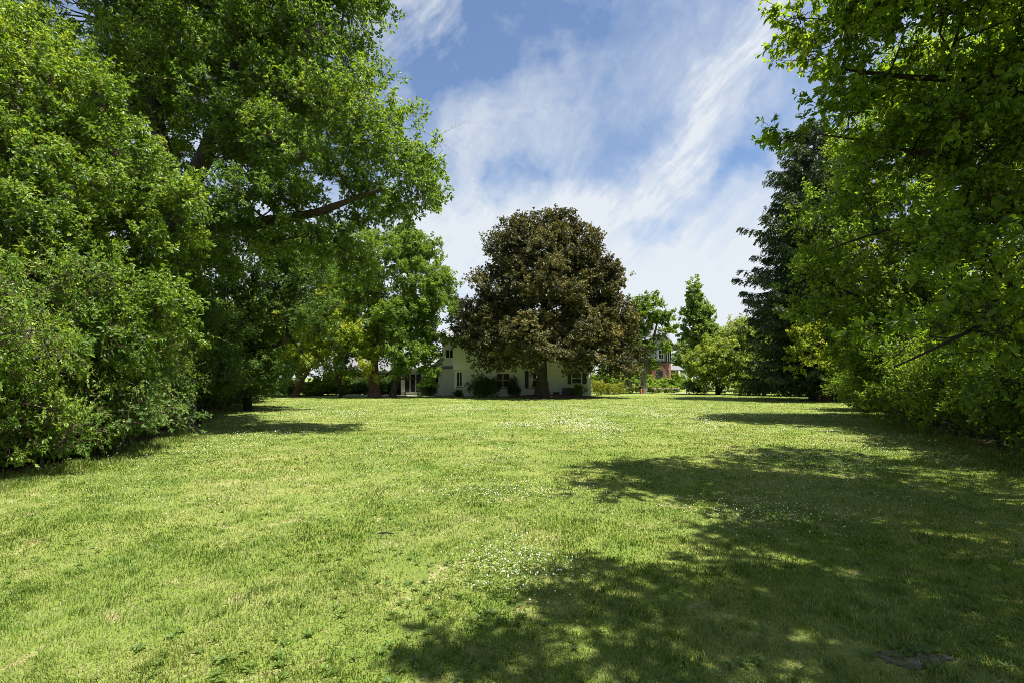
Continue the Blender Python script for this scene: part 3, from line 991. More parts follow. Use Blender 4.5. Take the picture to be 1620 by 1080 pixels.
def white_house():
    h = thing('white_house', 'white two storey house of painted brick and siding behind the copper tree', 'house', (0, 44, 0))
    h.location = (0, 0, 0)
    Y0 = 44.0
    w = MB()
    w.box(-5.0, 6.8, Y0, 52, -.1, 2.27)
    w.build('brick_wall', M['whitebrick'], h)
    w = MB()
    w.box(-6.3, -5.003, 46.2, 52, 2.3, 5.12)
    w.build('recessed_wall', M['siding'], h)
    w = MB()
    w.box(-5.0, 6.8, Y0 - .22, 52, 2.275, 5.15)
    w.build('upper_wall', M['siding'], h)
    s = MB(); clap(s, -5.05, 6.85, Y0 - .275, 2.28, 5.12); s.build('siding_boards', M['siding'], h)
    # hip roof
    x0, x1, y0, y1, ze, zr = -6.15, 7.3, Y0 - .65, 52.5, 5.16, 7.5
    r = MB()
    e = [(x0, y0, ze), (x1, y0, ze), (x1, y1, ze), (x0, y1, ze)]
    rid = [(x0 + 4.0, 48, zr), (x1 - 4.0, 48, zr)]
    b = r.bm
    vs = [b.verts.new(p) for p in e]; rv = [b.verts.new(p) for p in rid]; lo = [b.verts.new((p[0], p[1], p[2] - .16)) for p in e]
    for f in ((vs[0], vs[1], rv[1], rv[0]), (vs[1], vs[2], rv[1]), (vs[2], vs[3], rv[0], rv[1]), (vs[3], vs[0], rv[0]), tuple(lo[::-1])):
        b.faces.new(f)
    for i in range(4):
        b.faces.new((vs[i], lo[i], lo[(i + 1) % 4], vs[(i + 1) % 4]))
    rf = r.build('roof', M['shingle'], h)
    g = MB(); g.box(x0, x1, y0 - .06, y0 - .004, ze - .15, ze + .01).box(x0 - .06, x0 - .004, y0 - .06, y1, ze - .15, ze + .01); g.build('gutter', M['white'], rf)
    # windows
    window(h, -4.75, -4.28, .84, 2.1, Y0 - .02, bars=(1, 0), lattice=True, fw=.04)
    window(h, -1.35, -.2, .74, 2.0, Y0 - .02, pane='brown', bars=(1, 1))
    window(h, 1.5, 2.2, .72, 2.15, Y0 - .02, pane='glass_warm', bars=(0, 1))
    window(h, 5.12, 5.98, 1.08, 2.05, Y0 - .02, bars=(0, 1), sill=False)
    window(h, -6.0, -5.28, 3.35, 4.15, 46.2 - .02, bars=(1, 0), sill=False)
    window(h, -2.6, -1.6, 3.2, 4.4, Y0 - .32, bars=(1, 1), sill=False)
    window(h, 1.2, 2.2, 3.2, 4.4, Y0 - .32, bars=(1, 1), sill=False)
    window(h, 4.4, 5.4, 3.2, 4.4, Y0 - .32, bars=(1, 1), sill=False)
    for x in (1.12, 2.26, 4.78, 6.05):
        m_ = MB()
        z0, z1 = (.70, 2.18) if x < 3 else (1.05, 2.08)
        m_.box(x, x + .30, Y0 - .05, Y0 - .003, z0, z1)
        for k in range(int((z1 - z0) / .09)):
            m_.box(x + .03, x + .27, Y0 - .068, Y0 - .051, z0 + .03 + k * .09, z0 + .09 + k * .09)
        m_.build('shutter', M['black'] if x < 3 else M['navy'], h)
    c = MB(); c.box(6.55, 6.82, Y0 - .035, Y0 - .003, 0, 2.26); c.build('corner_board', M['white'], h)
    d = MB(); d.cyl((6.48, Y0 - .08, .05), .04, 2.3, n=10); d.build('downspout', M['white'], h)
    mt = MB(); mt.box(6.2, 6.4, Y0 - .14, Y0 - .003, 1.2, 1.55); mt.cyl((6.3, Y0 - .14, 1.46), .08, -.06, 'y', 14); mt.build('electric_meter', M['navy'], h)
    # low wing with the sliding glass door
    w = MB(); w.box(-10.05, -5.004, 46.3, 52, -.1, 2.42); wg = w.build('wing_wall', M['whitebrick'], h)
    r = MB()
    r.solid([(-10.5, 45.7, 2.52), (-5.02, 45.7, 2.52), (-5.02, 49.5, 3.5), (-10.5, 49.5, 3.5)], [(-10.5, 45.7, 2.40), (-5.02, 45.7, 2.40), (-5.02, 49.5, 3.38), (-10.5, 49.5, 3.38)])
    r.solid([(-10.5, 49.504, 3.5), (-5.02, 49.504, 3.5), (-5.02, 52.5, 2.6), (-10.5, 52.5, 2.6)], [(-10.5, 49.504, 3.38), (-5.02, 49.504, 3.38), (-5.02, 52.5, 2.48), (-10.5, 52.5, 2.48)])
    wr = r.build('wing_roof', M['shingle'], h)
    g = MB(); g.box(-10.5, -6.2, 45.62, 45.69, 2.38, 2.52); g.build('gutter', M['white'], wr)
    f = MB()
    for x in (-9.72, -9.2, -8.68, -8.16):
        f.box(x - .035, x + .035, 46.2, 46.29, .24, 2.0)
    f.box(-9.685, -8.195, 46.2, 46.29, 1.93, 2.0).box(-9.685, -8.195, 46.2, 46.29, .24, .31)
    dr = f.build('sliding_door', M['white'], h)
    p = MB(); p.box(-9.685, -8.195, 46.24, 46.262, .31, 1.93); p.build('pane', M['glass'], dr)
    d = MB(); d.cyl((-7.62, 46.2, .02), .045, 2.4, n=10); d.build('downspout', M['white'], h)
    window(h, -7.3, -6.6, 1.0, 2.0, 46.28, bars=(1, 0))
    # long low back part
    w = MB(); w.box(-18.5, -10.054, 50, 56, -.1, 2.15); w.build('back_wall', M['redbrick'], h)
    r = MB()
    r.solid([(-19, 49.4, 2.25), (-10.0, 49.4, 2.25), (-10.0, 53, 3.7), (-19, 53, 3.7)], [(-19, 49.4, 2.13), (-10.0, 49.4, 2.13), (-10.0, 53, 3.58), (-19, 53, 3.58)])
    r.solid([(-19, 53.004, 3.7), (-10.0, 53.004, 3.7), (-10.0, 56.6, 2.25), (-19, 56.6, 2.25)], [(-19, 53.004, 3.58), (-10.0, 53.004, 3.58), (-10.0, 56.6, 2.13), (-19, 56.6, 2.13)])
    r.build('back_roof', M['slate'], h)
    window(h, -13.5, -12.4, 1.0, 1.9, 49.98, bars=(1, 0))
    return h


white_house()

# air conditioner and meter box by the wall
ac = thing('air_conditioner', 'dark blue outdoor air conditioner unit by the white wall', 'air conditioner', (4.72, 43.0, 0))
m_ = MB(); m_.box(-.48, .48, -.42, .42, .06, .72); m_.build('case', M['navy'], ac, bevel=.02)
m_ = MB()
for i in range(22):
    m_.box(-.44 + i * .04, -.425 + i * .04, -.438, -.424, .1, .68)
m_.build('louvre', M['black'], ac)
m_ = MB(); m_.cyl((0, 0, .722), .36, .04, n=28); m_.build('fan_grille', M['black'], ac)
m_ = MB(); m_.box(-.55, .55, -.5, .5, -.02, .055); m_.build('base_pad', M['concrete'], ac)
bx = thing('utility_box', 'small black utility box standing beside the air conditioner', 'utility box', (3.72, 43.1, 0))
m_ = MB(); m_.box(-.24, .24, -.2, .2, 0, .36); m_.build('case', M['black'], bx, bevel=.015)
m_ = MB(); m_.box(-.26, .26, -.22, .22, .362, .40); m_.build('lid', M['navy'], bx, bevel=.01)
# bench before the sliding door
bn = thing('bench', 'low weathered wooden bench before the sliding glass door', 'bench', (-8.9, 45.4, .05))
m_ = MB()
for i in range(4):
    m_.box(-.72, .72, -.2 + i * .1, -.11 + i * .1, .24, .28)
m_.build('seat', M['wood'], bn)
for x in (-.6, .54):
    for y in (-.17, .11):
        m_ = MB(); m_.box(x, x + .06, y, y + .06, 0, .238); m_.build('leg', M['wood'], bn)
# white post and orange stake
po = thing('post', 'thin white post standing at the far end of the lawn', 'post', P(1086, 622, 51.8) * np.array([1, 1, 0]))
m_ = MB(); m_.cyl((0, 0, -.05), .06, 2.15, n=12); m_.build('shaft', M['white'], po)
m_ = MB(); m_.cyl((0, 0, 2.1), .075, .03, n=12).cyl((0, 0, 2.131), .05, .05, n=12, r2=.015); m_.build('cap', M['white'], po)
st = MB(); st.cyl((0, 0, -.05), .07, .5, n=10).cyl((0, 0, .45), .075, .04, n=10, r2=.02)
tag(st.build('stake', M['orange'], None, tuple(P(1014.5, 622, 51) * np.array([1, 1, 0]))), 'short orange stake beside the slim tree trunk', 'stake')


# ------------------------------------------------------------------ brick and timber house, far
def tudor_house():
    h = thing('timbered_house', 'red brick and half timbered house far behind the slim tree', 'house', (0, 0, 0))
    Y0 = 86.0
    xl, xr = 18.2, 26.2
    w = MB(); w.box(xl, xr, Y0, 98 - 5, -.1, 4.1); w.build('brick_wall', M['redbrick'], h)
    # angled bay on the right corner
    a, b2, c2, d2 = (23.2, Y0 - 1.3), (25.4, Y0 - 1.3), (26.8, Y0 + .4), (26.8, Y0 + 3)
    foot = [(23.2, Y0 - .004), a, b2, c2, d2, (xr + .002, Y0 + 3)]
    w = MB(); w.solid([(x, y, 4.1) for x, y in foot], [(x, y, -.1) for x, y in foot]); w.build('brick_bay', M['redbrick'], h)
    w = MB(); w.solid([(x, y, 6.6) for x, y in foot], [(x, y, 4.32) for x, y in foot]); w.build('stucco_bay', M['stucco'], h)
    w = MB(); w.box(xl, xr, Y0, 93, 4.32, 6.6); w.build('upper_wall', M['stucco'], h)
    t = MB()
    t.box(xl - .05, xr - .003, Y0 - .08, 93, 4.11, 4.31)
    t.solid([(x + .04, y - .06, 4.31) for x, y in foot], [(x + .04, y - .06, 4.11) for x, y in foot])
    for i in range(5):
        x = 23.25 + i * .5
        t.box(x, x + .13, Y0 - 1.37, Y0 - 1.302, 4.32, 6.6)
    for i in range(9):
        x = xl + i * .56
        t.box(x, x + .13, Y0 - .07, Y0 - .003, 4.32, 6.6)
    for s in (.1, .5, .9):
        x, y = 25.4 + 1.4 * s, Y0 - 1.3 + 1.7 * s
        t.box(x - .02, x + .12, y - .14, y - .03, 4.32, 6.6)
    t.build('timber', M['timber'], h)
    # front gable over the bay
    g = MB(); g.solid([(23.0, Y0 - 1.28, 6.6), (26.7, Y0 - 1.28, 6.6), (24.85, Y0 - 1.28, 8.6)], [(23.0, Y0 + 2, 6.6), (26.7, Y0 + 2, 6.6), (24.85, Y0 + 2, 8.6)]); g.build('gable', M['stucco'], h)
    r = MB()
    for sx in (-1, 1):
        xa = 24.85
        r.solid([(xa, Y0 - 1.9, 8.86), (xa, Y0 + 3.5, 8.86), (xa + sx * 2.5, Y0 + 3.5, 6.3), (xa + sx * 2.5, Y0 - 1.9, 6.3)],
                [(xa, Y0 - 1.9, 8.70), (xa, Y0 + 3.5, 8.70), (xa + sx * 2.5, Y0 + 3.5, 6.14), (xa + sx * 2.5, Y0 - 1.9, 6.14)])
    r.build('gable_roof', M['slate'], h)
    bb = MB()
    for sx in (-1, 1):
        xa = 24.85
        bb.solid([(xa, Y0 - 1.97, 8.84), (xa, Y0 - 1.905, 8.84), (xa + sx * 2.5, Y0 - 1.905, 6.28), (xa + sx * 2.5, Y0 - 1.97, 6.28)],
                 [(xa, Y0 - 1.97, 8.54), (xa, Y0 - 1.905, 8.54), (xa + sx * 2.5, Y0 - 1.905, 5.98), (xa + sx * 2.5, Y0 - 1.97, 5.98)])
    bb.build('bargeboard', M['timber'], h)
    # main roof
    r = MB()
    r.solid([(xl - .5, Y0 - .6, 6.7), (xr + .9, Y0 - .6, 6.7), (xr + .9, 89.5, 9.9), (xl - .5, 89.5, 9.9)], [(xl - .5, Y0 - .6, 6.55), (xr + .9, Y0 - .6, 6.55), (xr + .9, 89.5, 9.75), (xl - .5, 89.5, 9.75)])
    r.solid([(xl - .5, 89.504, 9.9), (xr + .9, 89.504, 9.9), (xr + .9, 93.6, 6.7), (xl - .5, 93.6, 6.7)], [(xl - .5, 89.504, 9.75), (xr + .9, 89.504, 9.75), (xr + .9, 93.6, 6.55), (xl - .5, 93.6, 6.55)])
    rf = r.build('roof', M['slate'], h)
    # porch wing
    w = MB(); w.box(26.804, 28.6, Y0 + 2, 92, -.1, 3.0); w.build('porch_wall', M['redbrick'], h)
    r = MB(); r.solid([(26.8, Y0 + .6, 2.95), (29.2, Y0 + .6, 2.95), (29.2, Y0 + 4, 3.7), (26.8, Y0 + 4, 3.7)], [(26.8, Y0 + .6, 2.8), (29.2, Y0 + .6, 2.8), (29.2, Y0 + 4, 3.55), (26.8, Y0 + 4, 3.55)]); r.build('porch_roof', M['slate'], h)

    def arch_window(x, y, wd, z0, z1, ang):
        pts = [(-wd / 2, z0), (wd / 2, z0), (wd / 2, z1)] + [(wd / 2 * math.cos(q), z1 + .35 * wd * math.sin(q)) for q in np.linspace(0, math.pi, 9)[1:-1]] + [(-wd / 2, z1)]
        ca, sa = math.cos(ang), math.sin(ang)
        mk = lambda dy, k: [(x + px * k * ca - dy * sa * -1 * -1, y + px * k * sa - dy * ca * -1 * -1, pz + (k - 1) * (.5 if pz > z0 else -.5)) for px, pz in pts]
        f = MB(); f.solid(mk(.06, 1.1), mk(.0, 1.1)); o = f.build('window', M['timber'], h)
        f = MB(); f.solid(mk(.09, .9), mk(.064, .9)); f.build('pane', M['glass'], o)

    arch_window(24.4, Y0 - 1.303, 1.0, 1.0, 2.5, 0.0)
    arch_window(20.8, Y0 - .003, 1.0, 1.0, 2.5, 0.0)
    arch_window(26.12, Y0 - .45, .75, 1.5, 2.6, math.atan2(1.7, 1.4))
    window(h, 24.2, 25.1, 4.7, 6.2, Y0 - 1.36, bars=(1, 1), sill=False)
    return h


tudor_house()


def car(label, loc, rot, paint):
    c = thing('parked_car', label, 'car', loc)
    c.rotation_euler = (0, 0, rot)
    prof = [(-2.1, .32), (2.1, .32), (2.15, .62), (2.0, .86), (1.05, .98), (.35, 1.42), (-1.0, 1.46), (-1.75, 1.02), (-2.12, .95)]
    b = MB(); b.solid([(x, -.86 + .12 * max(0, z - .9), z) for x, z in prof], [(x, .86 - .12 * max(0, z - .9), z) for x, z in prof]); b.build('body', M[paint], c, bevel=.03)
    for s in (-1, 1):
        w = MB(); w.solid([(.85, s * .862, 1.0), (.28, s * .825, 1.36), (-.92, s * .825, 1.39), (-1.45, s * .862, 1.02)], [(.85, s * .80, 1.0), (.28, s * .78, 1.36), (-.92, s * .78, 1.39), (-1.45, s * .80, 1.02)]); w.build('side_window', M['glass'], c)
        l = MB(); l.box(-2.15, -2.08, s * .55 - .2, s * .55 + .2, .68, .86); l.build('taillight', M['taillight'], c)
        l = MB(); l.box(2.08, 2.16, s * .58 - .16, s * .58 + .16, .62, .74); l.build('headlight', M['white'], c)
        for x in (-1.3, 1.3):
            w = MB(); w.cyl((x, s * .70, .33), .33, s * .20, 'y', 22); wh = w.build('wheel', M['tyre'], c)
            w = MB(); w.cyl((x, s * .902, .33), .2, s * .012, 'y', 16); w.build('rim', M['rim'], wh)
    r = MB(); r.solid([(-1.08, -.66, 1.44), (-1.08, .66, 1.44), (-1.72, .72, 1.06), (-1.72, -.72, 1.06)], [(-1.14, -.66, 1.46), (-1.14, .66, 1.46), (-1.80, .72, 1.06), (-1.80, -.72, 1.06)]); r.build('rear_window', M['glass'], c)
    return c


car('blue car parked beyond the leaning tree and bushes', (-21.8, 52, 0), .2, 'carblue')
car('small silver car far off beyond the white post', tuple(P(1083, 611, 92) * np.array([1, 1, 0])), math.radians(80), 'carsilver')

# ------------------------------------------------------------------ trees, left side
oak_fork = P(272, 345, 16)
ob = np.array((oak_fork[0] + .1, 16.2, 0))
make_tree('oak_tree', 'huge dark green oak with forked trunk and long low limb over the hedge', 'tree',
          [(ob, .42), (ob + np.array([.0, -.1, 3.5]), .36), (oak_fork, .33)],
          [lobe(330, 50, 16, 3.0), lobe(485, 50, 15.5, 2.3), (P(515, 195, 15), np.array([2.2, 2.0, 1.7])), (P(600, 290, 15), np.array([1.75, 1.5, 1.15])), lobe(460, 285, 15, 1.9, sz=.75),
           lobe(300, 190, 17, 2.4), lobe(170, 150, 17, 3.0), lobe(150, 10, 17, 3.0), lobe(330, -130, 16.5, 4.0), lobe(500, -80, 16, 2.6), lobe(180, -150, 17, 3.6),
           lobe(530, 368, 15.6, 1.1, sz=.7), lobe(380, 310, 13.6, 1.3, sz=.6), lobe(350, 90, 20, 3.4), lobe(190, 260, 19, 2.3), lobe(450, 180, 18.5, 2.3), lobe(560, -10, 15.5, 1.3), lobe(195, 330, 16.5, 1.2), lobe(310, 405, 16.5, 1.1, sz=.7), lobe(420, 225, 17, 1.8), lobe(480, 250, 14.5, 1.2), lobe(410, 140, 15, 1.9), lobe(395, 385, 14.8, .75, sz=.5), lobe(480, 372, 14.8, .85, sz=.5), lobe(440, 325, 14.4, .8, sz=.6), lobe(548, 415, 15.2, .65), lobe(615, 265, 15, 1.3, sz=.8), lobe(640, 315, 15, .85, sz=.7), lobe(350, 330, 14.6, .8, sz=.6)],
          'leaf_oak', 'bark', seed=3,
          limbs=[[(oak_fork, .30), (P(258, 250, 16.2), .26), (P(240, 140, 16.5), .19), (P(225, 0, 17), .12), (P(215, -150, 17), .06)],
                 [(oak_fork - np.array([0, 0, .15]), .29), (P(335, 220, 15.7), .22), (P(372, 90, 15.5), .16), (P(385, -60, 15.8), .09), (P(390, -160, 16), .05)],
                 [(P(345, 215, 15.7), .13), (P(400, 190, 15.2), .10), (P(470, 120, 15.2), .07), (P(540, 60, 15.3), .04)],
                 [(P(272, 380, 16.1), .24), (P(340, 360, 15.6), .19), (P(430, 350, 15.2), .16), (P(505, 335, 15), .11), (P(600, 300, 15), .05)],
                 [(P(430, 350, 15.2), .085), (P(485, 380, 15.1), .05), (P(545, 410, 15.2), .02)],
                 [(P(240, 330, 16.3), .12), (P(195, 290, 16.6), .08), (P(140, 180, 17), .05)]],
          n_leaves=420000, leaf_len=.106, leaf_w=.050, sub_r=.85, shoot=.55, whorl=.65, gap=.19, flat=.6, wood=True, whips=.3)

make_tree('buckthorn_tree', 'tall yellow green small leaved tree nearest the camera on the hedge side', 'tree',
          [(np.array((-11.0, 11.2, 0)), .14), (np.array((-10.9, 11.1, 2.6)), .11), (np.array((-10.6, 11.1, 4.8)), .08), (np.array((-10.8, 11.2, 8.0)), .03)],
          [lobe(0, 150, 10.8, 1.45), lobe(110, 195, 11, 1.15), lobe(55, 320, 10.5, 1.5), lobe(190, 315, 11.1, 1.1), lobe(265, 352, 11.4, .75), lobe(140, 410, 10.9, 1.3), lobe(0, 450, 10.4, 1.5),
           lobe(232, 420, 11.4, .85), lobe(-110, 250, 12, 2.3), lobe(40, 110, 12.5, 1.3), lobe(170, 275, 12.8, 1.4), lobe(300, 335, 11.5, .4), lobe(-60, 30, 11.4, 1.6), lobe(60, 500, 9.8, .9), lobe(190, 490, 10.4, .8), lobe(130, 545, 9.6, .7), lobe(10, 560, 9.0, .9), lobe(240, 500, 10.8, .7)],
          'leaf_buck', 'bark_grey', seed=5, twigbark='twig', limb_r=.055,
          n_leaves=215000, leaf_len=.078, leaf_w=.045, sub_r=.55, shoot=.48, whorl=.2, gap=.20, flat=.7, whips=.8)

# understorey tree with the arching dark limb
make_tree('understorey_tree', 'dark tree with arching crooked limb below the oak', 'tree',
          [(np.array((-12.9, 25, 0)), .17), (P(385, 565, 24.6), .14), (P(395, 500, 24.5), .11), (P(400, 430, 24), .06)],
          [lobe(405, 440, 24, 2.3), lobe(475, 425, 25, 1.6), lobe(350, 400, 23, 2.0), lobe(485, 500, 24.5, 1.1), lobe(340, 500, 23, 1.7), lobe(430, 585, 24.5, 1.0), lobe(450, 480, 26, 1.7), lobe(400, 540, 25.5, 1.5)],
          'leaf_dark', 'bark_dark', seed=7, limbs=[[(P(385, 560, 24.5), .12), (P(415, 552, 24), .11), (P(440, 545, 23.8), .10), (P(455, 528, 23.8), .08), (P(447, 500, 24), .05)],
                                                   [(P(455, 528, 23.8), .06), (P(480, 560, 23.8), .04), (P(500, 580, 24), .02)]],
          n_leaves=95000, leaf_len=.10, leaf_w=.055, sub_r=.7, shoot=.6, gap=.2)

# light trees before the house wing
make_tree('lime_tree', 'bright yellow green tree with a leaning trunk at the end of the hedge', 'tree',
          [(P(467, 626, 43), .20), (P(477, 603, 43), .17), (P(488, 585, 42.8), .14), (P(510, 540, 42.5), .10), (P(520, 490, 42), .05)],
          [lobe(525, 500, 42, 2.3), lobe(475, 525, 43, 2.2), lobe(560, 545, 40.5, 1.7), lobe(505, 560, 41.5, 1.5), lobe(540, 480, 44, 2.2), lobe(590, 575, 40.5, 1.0), lobe(460, 580, 43, 1.2)],
          'leaf_lime', 'bark_red', seed=9, n_leaves=60000, leaf_len=.16, leaf_w=.10, sub_r=.85, shoot=.8, gap=.14, wood=False)
make_tree('thick_trunked_tree', 'tall green tree with a thick reddish brown trunk', 'tree',
          [(P(594, 627, 42), .46), (P(593, 600, 42), .40), (P(592, 560, 42), .32), (P(596, 470, 42), .2), (P(600, 390, 42), .08)],
          [lobe(600, 420, 42, 2.6), lobe(565, 475, 42.5, 2.6), lobe(640, 395, 43, 1.5), lobe(610, 500, 41.5, 2.2), lobe(545, 420, 45, 2.4), lobe(575, 540, 42, 1.7), lobe(600, 570, 41, 1.0, sz=.6), lobe(520, 440, 44, 2.4), lobe(500, 400, 46, 2.2), lobe(560, 390, 44, 2.0)],
          'leaf_green', 'bark_red', seed=10, n_leaves=95000, leaf_len=.15, leaf_w=.09, sub_r=.85, shoot=.8, gap=.18, wood=False)
make_tree('slim_maple_tree', 'fresh green tree with slim leaning trunk before the glass door', 'tree',
          [(P(622, 628, 41.5), .26), (P(626, 600, 41.5), .22), (P(632, 560, 41.3), .17), (P(640, 510, 41.3), .13), (P(660, 440, 41.5), .06)],
          [lobe(668, 445, 41.5, 2.1), lobe(692, 490, 41, 1.6), lobe(700, 455, 41.5, 1.0), lobe(648, 510, 41, 2.2), lobe(684, 404, 42.5, .75, sz=1.6), lobe(635, 578, 40.3, 1.2, sz=.7), lobe(684, 596, 40.6, .7), lobe(668, 560, 40.5, 1.5), lobe(655, 400, 43, 1.6), lobe(640, 370, 43, .8), lobe(688, 540, 41, .8)],
          'leaf_green', 'bark', seed=11, limbs=[[(P(640, 510, 41.3), .10), (P(665, 485, 41.0), .07), (P(690, 470, 41), .03)]],
          n_leaves=85000, leaf_len=.14, leaf_w=.10, sub_r=.7, shoot=.7, gap=.16, wood=False)
make_tree('multi_stemmed_tree', 'small shrubby tree with several thin dark stems', 'tree',
          [(P(538, 626, 41), .10), (P(536, 605, 41), .08), (P(530, 580, 41), .04)],
          [lobe(528, 585, 41, .9, sz=.6), lobe(553, 590, 41, .9, sz=.6), lobe(545, 570, 42, .9, sz=.6)],
          'leaf_green', 'bark_dark', seed=12, limbs=[[(P(541, 626, 41), .08), (P(545, 610, 41), .06), (P(556, 590, 41), .03)], [(P(539, 625, 41.2), .07), (P(539, 600, 41.2), .05), (P(545, 575, 42), .03)]],
          n_leaves=5000, leaf_len=.13, leaf_w=.08, sub_r=.45, shoot=.5, wood=False)

# copper maple
mb = np.array((MAPLE[0], MAPLE[1], .15))
make_tree('copper_maple', 'big round dark bronze leaved maple before the white house', 'tree',
          [(mb, .52), (P(857, 600, 41), .44), (P(856, 575, 41), .42), (P(862, 540, 41), .30), (P(858, 460, 41), .20), (P(850, 370, 41), .08)],
          [lobe(855, 405, 41, 3.0), lobe(815, 395, 41, 2.1), lobe(905, 408, 41, 2.2), lobe(800, 450, 40.5, 2.4), lobe(870, 470, 39.5, 3.2), lobe(935, 460, 41, 2.5), lobe(770, 510, 40.5, 2.2), lobe(752, 525, 40.5, 1.1, sz=.7),
           lobe(830, 530, 38.5, 2.6, sz=.8), lobe(920, 530, 39.5, 2.6, sz=.8), lobe(965, 510, 41, 1.9), lobe(985, 560, 40.5, 1.4), lobe(785, 558, 39.8, 1.8, sz=.8), lobe(860, 560, 37.5, 1.7, sz=.7), lobe(930, 572, 39, 1.6, sz=.7),
           lobe(872, 355, 41.5, 1.1), lobe(815, 360, 41, .9), lobe(860, 450, 44, 3.8), lobe(800, 520, 44, 3.0), lobe(925, 520, 44, 3.0), lobe(740, 537, 40.5, .8, sz=.7), lobe(735, 500, 41, .8), lobe(995, 520, 41, 1.0), lobe(985, 590, 40, 1.0, sz=.6), lobe(925, 385, 41, 1.4), lobe(950, 430, 41.5, 1.5), lobe(890, 365, 41, 1.3), lobe(960, 470, 40.5, 1.6), lobe(975, 545, 40, 1.5)],
          'leaf_copper', 'bark', seed=14, limbs=[[(P(853, 580, 41), .24), (P(838, 545, 40.5), .17), (P(810, 490, 40), .08)], [(P(862, 560, 41), .2), (P(895, 520, 41), .13), (P(930, 480, 41), .06)]],
          limb_r=.12, n_leaves=400000, leaf_len=.122, leaf_w=.11, sub_r=.95, shoot=.55, gap=.05, core=.2, wood=False, nsub=5, lp=6, upward=.7, droop=.1)

# slim tree before the brick house
make_tree('locust_tree', 'slender open crowned tree with grey forked trunk before the brick house', 'tree',
          [(P(1018, 622, 52), .30), (P(1018, 600, 52), .26), (P(1020, 585, 52), .24), (P(1030, 550, 52), .16), (P(1040, 510, 52), .08)],
          [lobe(1020, 495, 52, 1.7), lobe(1048, 505, 52, 1.2, sz=.7), lobe(1012, 545, 52, 1.3), lobe(1045, 528, 52, .9, sz=.6), lobe(1062, 520, 52, .7, sz=.6), lobe(1052, 550, 52, .55), lobe(1022, 475, 52, .8, sz=.6), lobe(1025, 580, 52.5, .9), lobe(1000, 520, 53, 1.2)],
          'leaf_green', 'bark_grey', seed=16, limbs=[[(P(1020, 585, 52), .16), (P(1012, 560, 52), .11), (P(1008, 500, 52), .05)]],
          n_leaves=26000, leaf_len=.16, leaf_w=.11, sub_r=.6, shoot=.65, gap=.22, wood=False, flat=.5)
make_tree('columnar_tree', 'tall narrow pointed green tree rising behind the pale shrubby trees', 'tree',
          [(P(1112, 614, 75), .30), (P(1112, 560, 75), .22), (P(1104, 460, 75), .05)],
          [lobe(1101, 455, 75, .8, sz=1.9), lobe(1098, 478, 75, 1.3, sz=1.3), lobe(1108, 500, 75, 1.9, sz=1.2), lobe(1113, 525, 75, 2.3), lobe(1120, 550, 75, 2.4), lobe(1105, 570, 75, 2.4), lobe(1090, 497, 75, 1.1), lobe(1092, 530, 75, 1.6), lobe(1130, 535, 75, 1.3)],
          'leaf_far', 'bark', seed=17, n_leaves=48000, leaf_len=.24, leaf_w=.16, sub_r=.65, shoot=.7, gap=.08, wood=False)
make_tree('pale_crabapple_tree', 'broad low pale yellow green tree beside the white post', 'tree',
          [(P(1135, 624, 49), .16), (P(1133, 600, 49), .12), (P(1130, 575, 49), .06)],
          [lobe(1110, 575, 49, 1.5), lobe(1140, 565, 49, 1.8), lobe(1165, 580, 49, 1.5), lobe(1125, 598, 48.5, 1.3), lobe(1155, 605, 48.5, 1.2), lobe(1180, 595, 49.5, 1.1), lobe(1125, 550, 50, 1.0)],
          'leaf_pale', 'bark_dark', seed=18, n_leaves=46000, leaf_len=.14, leaf_w=.09, sub_r=.55, shoot=.6, gap=.1, wood=False,
          limbs=[[(P(1137, 624, 49), .10), (P(1145, 605, 49), .08), (P(1160, 580, 49), .04)]])
make_tree('willowy_tree', 'soft pale green tree between the narrow tree and the spruce', 'tree',
          [(P(1172, 618, 60), .22), (P(1172, 570, 60), .16), (P(1172, 520, 60), .05)],
          [lobe(1172, 530, 60, 2.0), lobe(1155, 550, 60, 1.8), lobe(1190, 550, 60, 2.0), lobe(1175, 570, 60, 2.2)],
          'leaf_pale', 'bark', seed=19, n_leaves=26000, leaf_len=.20, leaf_w=.10, sub_r=.6, shoot=.8, wood=False)


